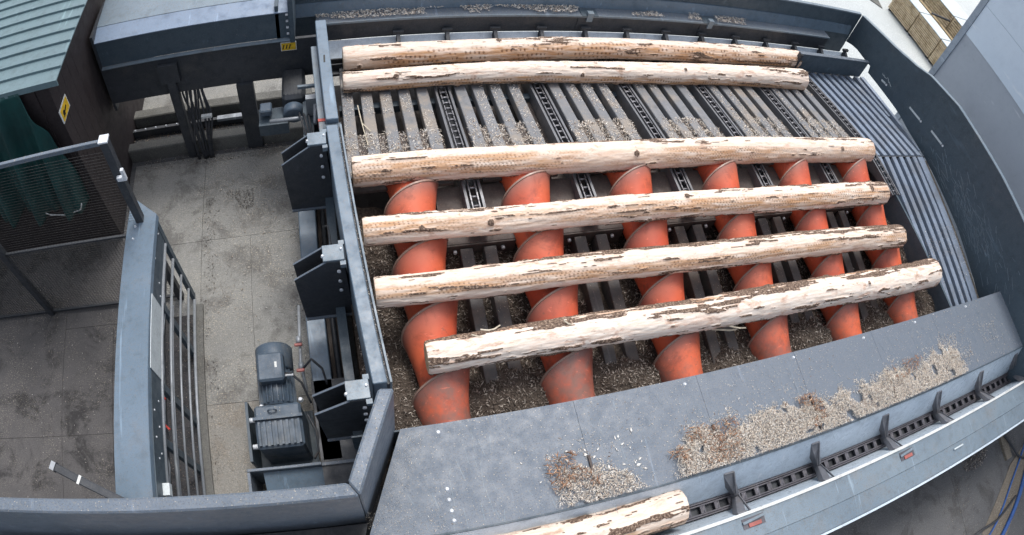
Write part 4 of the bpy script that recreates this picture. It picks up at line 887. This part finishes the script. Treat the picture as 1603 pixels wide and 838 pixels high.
m = MB(); m.tube([(-3.66, 3.03, .35), (-3.55, 3.02, .1), (-3.42, 3.03, -.08)], .010, 8); solo('hanging_cable', m, 'rubber', 'dark cable hanging beside the orange strap at the left edge', 'cable')

# ================================================================== GATE / GUARD PANEL
Gt = thing('guard_panel', 'long blue-grey guard panel on a tube frame running between the two floor areas', 'guard fence', (-1.6, 2, G))
m = MB(); m.hexa([(-1.875, .80, -.08), (-1.565, .80, -.05), (-1.545, 3.14, -.05), (-1.815, 3.36, -.08)], [(-1.89, .80, -.02), (-1.575, .80, .005), (-1.555, 3.14, .005), (-1.828, 3.38, -.02)]); part('top_sheet', m, 'slate_clean', Gt, bevel=.004)
m = MB(); m.box((-1.572, .80, -.285), (-1.556, 3.05, -.052)); part('upper_band', m, 'anthracite', Gt)
for k, (z, r) in enumerate(((-.292, .014), (-.545, .014), (-.60, .008), (-.83, .011), (-1.10, .012), (-1.33, .016))):
    m = MB(); m.cyl((-1.55, .78, z), (-1.55, 3.03 if k != 2 else 2.6, z), r, 10); part('tube_rail', m, 'galv', Gt)
for (y0, y1) in ((3.10, 3.03), (2.48, 2.52), (1.78, 1.81), (1.33, 1.35)):
    m = MB(); m.hexa([(-1.60, y0 - .03, G), (-1.56, y0 - .03, G), (-1.56, y0 + .03, G), (-1.60, y0 + .03, G)], [(-1.60, y0 - .03, -.06), (-1.56, y0 - .03, -.06), (-1.56, y0 + .03, -.06), (-1.60, y0 + .03, -.06)]); part('post', m, 'anthracite', Gt)
part('sign_plate', MB().box((-1.5555, 1.80, -.27), (-1.550, 2.41, -.02)), 'filler', Gt)
part('kick_plate', MB().box((-1.548, 1.0, G), (-1.47, 3.0, G + .03)), 'kerb', Gt)
for (y, z) in ((3.0, -.09), (2.6, -.2), (2.75, -.06), (2.5, -.24), (1.6, -.2), (1.5, -.1), (1.4, -.2), (1.3, -.12), (1.2, -.22), (1.15, -.16)): part('rivet', MB().cyl((-1.556, y, z), (-1.55, y, z), .008, 8), 'bolt', Gt)
for (y, x) in ((3.05, -1.75), (2.93, -1.76)): part('rivet', MB().dome((x, y, -.012), .011, .014), 'bolt', Gt)
for (y, z) in ((1.72, -.36), (1.50, -.44)): m = MB(); m.bar((-1.60, y, z), (-1.54, y - .06, z + .03), .015, .012); part('red_clip', m, 'red', Gt)
part('corner_clip', MB().box((-1.60, .88, -.24), (-1.50, .97, -.18)), 'filler', Gt)
rr = random.Random(12)
for k in range(4):
    m = MB(); xx = -1.60; yy = .9; pts = [(xx + rr.uniform(-.02, .02), yy + q * .26, -.47 + rr.uniform(-.04, .04)) for q in range(9)]; m.tube(pts, .008, 6); part('cable', m, 'rubber' if k % 2 else 'galv', Gt)
part('inner_tray', MB().box((-1.80, .8, -.60), (-1.62, 3.0, -.57)), 'black_steel', Gt)
# short rail in the dark yard
m = MB(); m.bar((-2.30, 1.03, .18), (-1.75, .78, .05), .06, .07); t = thing('angled_rail', 'short dark square tube with a pale end lying against the casing wall', 'steel tube', (-2.1, .9, 0)); part('tube', m, 'black_steel', t, bevel=.006)
part('end_cap', MB().bar((-2.335, 1.046, .188), (-2.301, 1.0305, .1802), .062, .072), 'galv', t); part('clip', MB().bar((-2.12, .948, .137), (-2.10, .939, .133), .066, .076), 'white_paint', t)

# ================================================================== GEAR MOTOR on the floor
Gm = thing('gear_motor', 'large grey-blue gear motor with finned body standing on the floor by the casing corner', 'motor', (-.72, 1.75, G))
yc = [(-.705, 2.235), (-.705, 1.93)]
part('fan_cover', MB().cyl((-.705, 2.25, -.95), (-.705, 2.02, -.95), .165, 28), 'motor', Gm, bevel=.015)
part('stator_body', MB().cyl((-.705, 2.018, -.95), (-.705, 1.70, -.95), .14, 28), 'motor', Gm)
for k in range(22):
    m = MB(); a = 2 * math.pi * k / 22; c_, s_ = math.cos(a), math.sin(a); p = Vector((-.705 + c_ * .15, 0, -.95 + s_ * .15)); m.bar((p.x, 2.01, p.z), (p.x, 1.72, p.z), .007, .03, up=(c_, 0, s_)); part('cooling_fin', m, 'motor', Gm)
part('terminal_box', MB().box((-.83, 1.87, -.86), (-.60, 2.12, -.71)), 'motor', Gm, bevel=.018); part('label', MB().box((-.675, 1.98, -.7095), (-.655, 2.03, -.708)), 'white_paint', Gm)
part('gearbox', MB().box((-.90, 1.32, G + .05), (-.50, 1.69, -.78)), 'motor', Gm, bevel=.02)
for k in range(8): m = MB(); m.box((-.875 + k * .048, 1.34, -.779), (-.855 + k * .048, 1.54, -.755)); part('rib', m, 'motor', Gm)
part('clamp_bar', MB().box((-.91, 1.555, -.779), (-.49, 1.58, -.745)), 'motor', Gm); part('eye_bolt', MB().tube([(-.74 + .035 * math.cos(a), 1.63 + .0 * a, -.765 + .035 * math.sin(a)) for a in [k * math.pi / 6 for k in range(7)]], .008, 6), 'motor', Gm)
[part('bolt', MB().cyl((-.96, y, z), (-.90, y, z), .022, 10), 'bolt', Gm) for y, z in ((1.60, -.88), (1.38, -.92))]; part('bolt', MB().dome((-.84, 1.70, -.86), .022, .03), 'bolt', Gm); part('bolt', MB().dome((-.50, 1.73, -.87), .025, .03), 'bolt', Gm)
part('foot', MB().box((-1.0, 1.25, G), (-.45, 1.78, G + .05)), 'anthracite', Gm); part('side_plate', MB().box((-1.0, 1.26, G + .05), (-.975, 1.78, -.92)), 'anthracite', Gm)
part('mount_panel', MB().box((-1.03, 1.16, G), (-.40, 1.185, -.86)), 'slate', Gm, bevel=.004); part('mount_panel', MB().box((-.40, 1.16, G), (-.10, 1.185, -.90)), 'slate', Gm)
m = MB(); m.hexa([(-.90, .81, -1.12), (-.11, .81, -1.12), (-.11, 1.158, -.93), (-.90, 1.158, -.93)], [(-.90, .81, -1.11), (-.11, .81, -1.11), (-.11, 1.158, -.92), (-.90, 1.158, -.92)]); part('sloping_cover', m, 'slate_clean', Gm)
part('mount_panel', MB().box((-1.03, .8, G), (-1.005, 1.158, -.87)), 'slate', Gm)
for pts, mt in (([(-.63, 1.95, -.80), (-.55, 1.94, -.78), (-.47, 1.86, -.82), (-.42, 1.72, -.95)], 'rubber'), ([(-.66, 1.92, -.80), (-.58, 1.93, -.79), (-.53, 1.925, -.78)], 'bolt'), ([(-.46, 1.60, -.85), (-.40, 1.45, -.88), (-.41, 1.30, -.95), (-.46, 1.25, -1.0)], 'rubber'), ([(-.44, 1.98, -.80), (-.36, 2.02, -.72), (-.28, 1.95, -.78), (-.26, 1.85, -.9)], 'rubber')):
    part('cable', MB().tube([Vector(a).lerp(Vector(b), q / 4) for a, b in zip(pts, pts[1:]) for q in range(4)] + [Vector(pts[-1])], .011, 6), mt, Gm)
v_ = thing('valve_pipe', 'thin grease pipe with two red handles standing beside the grey-blue motor', 'pipe', (-.45, 2.1, G))
part('pipe', MB().tube([(-.44, 2.62, -.92), (-.45, 2.3, -.86), (-.46, 2.05, -.84), (-.44, 1.8, -.9)], .014, 8), 'galv', v_)
for y, z in ((2.20, -.82), (1.96, -.80)): part('red_handle', MB().box((-.50, y - .014, z), (-.43, y + .014, z + .02)), 'faded_red', v_, bevel=.006); part('fitting', MB().cyl((-.46, y + .03, -.85), (-.46, y + .09, -.85), .025, 8), 'galv', v_)
part('cover_box', MB().box((-.40, 1.0, G), (-.10, 1.28, -.95)), 'black_steel', B); part('stop_tray', MB().box((-.40, 1.0, -.93), (-.05, 1.9, -.92)), 'black_steel', B)

# ================================================================== LOOSE CHIPS ON THE YARD FLOOR
P = rect_pts(14000, -1.45, -.4, .9, 4.9, G + .003, 61, .004); P = P[fbm(P[:, 0] * 1.2, P[:, 1] * 1.2, 3, 3) > .44]
P2 = rect_pts(900, -2.5, -.3, 4.3, 4.98, G + .003, 62, .008)
flakes('scattered_chips', np.concatenate([P, P2]), .006, .022, 'chips_dull', 'fine chips scattered over the concrete floor left of the machine', seed=22)
P = rect_pts(420, -3.9, -1.7, .9, 3.6, G + .003, 63, .004); flakes('scattered_chips', P, .01, .03, 'chips', 'a few pale chips on the dark floor behind the guard panel', seed=23)
P = rect_pts(1500, 6.1, 8.2, -1.9, -.5, G + .003, 64, .004); P = P[fbm(P[:, 0] * 1.5, P[:, 1] * 1.5, 3, 3) > .52]; flakes('scattered_chips', P, .01, .03, 'chips_dull', 'chips on the concrete in the lower right corner', seed=24)
# splinter on the first bar gap, bark plates on the ledge
m = MB(); m.bar((.27, 4.25, -.17), (.29, 3.98, -.13), .009, .006); m.bar((.29, 3.98, -.13), (.36, 3.84, -.10), .009, .006); m.bar((.29, 3.98, -.13), (.32, 3.66, -.08), .008, .006); solo('splinter', m, 'scrap', 'forked pale splinter stuck between the first bars by the stop fence', 'splinter')
m = MB(); m.bar((.05, 1.62, -.30), (.20, 1.50, -.28), .02, .01) ; solo('splinter', m, 'scrap', 'pale splinter beside the lower end of the stop fence', 'splinter')

# ================================================================== LOWER RIGHT: cables, soil
for pts, r, mt, lab in (([(5.0, -2.3, G + .02), (6.2, -1.95, G + .02), (7.2, -1.70, G + .02), (8.0, -1.25, G + .02), (8.9, -.75, G + .02)], .016, 'blue_cable', 'upper thin blue cable on the ground in the lower right corner'),
                        ([(6.3, -2.35, G + .03), (7.2, -1.95, G + .03), (7.9, -1.62, G + .03), (8.5, -1.22, G + .03), (9.3, -.8, G + .03)], .034, 'blue_cable', 'thick bright blue hose on the ground in the lower right corner'),
                        ([(5.6, -1.95, G + .02), (6.6, -1.62, G + .035), (7.3, -1.62, G + .05), (7.9, -1.50, G + .06)], .018, 'rubber', 'black cable lying across the blue hose in the lower right corner'),
                        ([(8.0, -.55, G + .08), (8.15, -.78, G + .07), (8.3, -1.0, G + .04), (8.5, -1.1, G + .02)], .018, 'rubber', 'black cable curving over the pale kerb block')):
    V3 = [Vector(p) for p in pts]; out = []
    for i in range(len(V3) - 1):
        a, b, c_, d_ = V3[max(i - 1, 0)], V3[i], V3[i + 1], V3[min(i + 2, len(V3) - 1)]
        for q in range(8): tt = q / 8; out.append(.5 * ((2 * b) + (c_ - a) * tt + (2 * a - 5 * b + 4 * c_ - d_) * tt ** 2 + (3 * b - a - 3 * c_ + d_) * tt ** 3))
    out.append(V3[-1]); solo('cable', MB().tube(out, r, 8), mt, lab, 'cable')

# ================================================================== FAR RIGHT: BUILDING AND LUMBER
Bd = thing('industrial_hall', 'large grey and pale blue clad hall at the right edge of the picture', 'building', (12, 0, G))
part('lower_cladding', MB().box((9.0, -20, G), (9.4, 4.86, 1.0)), 'building_lower', Bd)
for z0, z1 in ((1.004, 1.655), (1.66, 2.6), (2.605, 3.55), (3.555, 6)): part('cladding_band', MB().box((8.99, -20, z0), (9.39, 4.855, z1)), 'building_upper', Bd)
part('corner_trim', MB().box((8.975, 4.862, G), (9.42, 4.975, 6.0)), 'building_trim', Bd)
part('end_wall', MB().box((9.4, 4.5, G), (30, 4.8, 6)), 'building_lower', Bd)
part('wall_lamp', MB().box((8.95, 2.28, .98), (8.99, 2.36, 1.04)), 'ink', Bd)
def stack(x, y0, y1, zt, w, label):
    t = thing('lumber_stack', label, 'lumber stack', (x + w / 2, (y0 + y1) / 2, G), 'stickered lumber stacks in the yard')
    n = 12; h = (zt - G) / n; me = mesh_from('board_layer', MB().box((-w / 2, -(y1 - y0) / 2, 0), (w / 2, (y1 - y0) / 2, h * .66)), (0, 0, 0))
    for k in range(n): inst('board_layer', me, 'lumber', t, (x + w / 2 + random.uniform(-.01, .01), (y0 + y1) / 2, G + .06 + k * h))
    ms = mesh_from('sticker', MB().box((-w / 2 + .02, -.03, 0), (w / 2 - .02, .03, zt - G)), (0, 0, 0))
    for y in (y0 + .06, y1 - .06): inst('sticker', ms, 'black_steel', t, (x + w / 2, y, G))
    inst('top_cover', mesh_from('top_cover', MB().box((-w / 2 - .02, -(y1 - y0) / 2, 0), (w / 2 + .02, (y1 - y0) / 2, .02)), (0, 0, 0)), 'filler', t, (x + w / 2, (y0 + y1) / 2, zt + .065))
lab1 = ['board stack beside the pale road, nearest to the hall corner', 'board stack in the middle of the front row by the pale road', 'board stack beside the pale road, touching the top of the picture']
for k in range(3): stack(12.15, 6.12 + k * .86, 6.12 + k * .86 + .83, -.80, .42, lab1[k])
lab2 = ['board stack in the back row, nearest to the hall corner', 'board stack in the middle of the back row', 'board stack at the far end of the back row', 'board stack far behind the back row']
for k in range(3): stack(13.5, 6.85 + k * .98, 6.85 + k * .98 + .95, -.62, .95, lab2[k])
m = MB(); m.box((13.0, 5.5, G + .5), (13.08, 11, G + .56)); solo('plank', m, 'timber', 'long single plank lying between the two rows of board stacks', 'plank')
for k in range(3):
    m = MB(); m.bar((12.7, 7.0 + k * .9, -.70), (13.4, 6.9 + k * .9, -.70), .05, .04); solo('bearer', m, 'black_steel', ['dark bearer across the gap between stacks, nearest the hall', 'dark bearer across the gap between stacks, middle one', 'dark bearer across the gap between stacks, farthest one'][k], 'bearer')
m = MB(); m.prism([(9.5, 11.0, G), (11.9, 8.6, G), (12.2, 9.4, G), (11.5, 13, G)], (0, 0, .02)); tag(solo('gravel_patch', m, 'mound_dull' if False else 'kerb'), kind='structure')

P = rect_pts(1500, 6.9, 7.6, -.95, -.45, G + .004, 71, .03); P = P[(P[:, 0] - 7.2) ** 2 / .12 + (P[:, 1] + .62) ** 2 / .03 < 1]
flakes('bark_litter', P, .02, .07, 'chips_grey', 'small dark heap of bark on the concrete below the trough conveyor', seed=26)
P = rect_pts(900, -1.9, -1.56, .9, 3.1, G + .004, 72, .01); flakes('scattered_chips', P, .01, .035, 'chips_dull', 'chips swept under the guard panel', seed=27)
P = rect_pts(260, -1.35, -.45, 2.2, 4.6, G + .004, 73, .01); flakes('bark_scraps', P, .02, .05, 'chips', 'larger pale splinters on the concrete floor', seed=28)
P = rect_pts(700, -2.3, -.5, 4.80, 4.97, G + .004, 74, .03); flakes('bark_litter', P, .015, .05, 'chips_grey', 'bark litter swept along the foot of the kerb', seed=29)

for sd, cx_, cy_, rx, ry, n_ in ((93, -1.19, 4.22, .28, .13, 1500), (94, -1.42, 2.6, .08, 1.5, 1300), (95, -.46, 2.7, .07, 1.2, 1000)):
    P = rect_pts(n_, cx_ - rx, cx_ + rx, cy_ - ry, cy_ + ry, G + .004, sd, .006); P = P[fbm(P[:, 0] * 6, P[:, 1] * 6, sd, 3) > .46]
    flakes('bark_litter', P, .010, .034, 'dark_litter', {93: 'dark damp litter patch on the upper part of the concrete floor', 94: 'litter drift along the foot of the guard panel', 95: 'litter drift along the beam below the stop fence'}[sd], seed=sd)
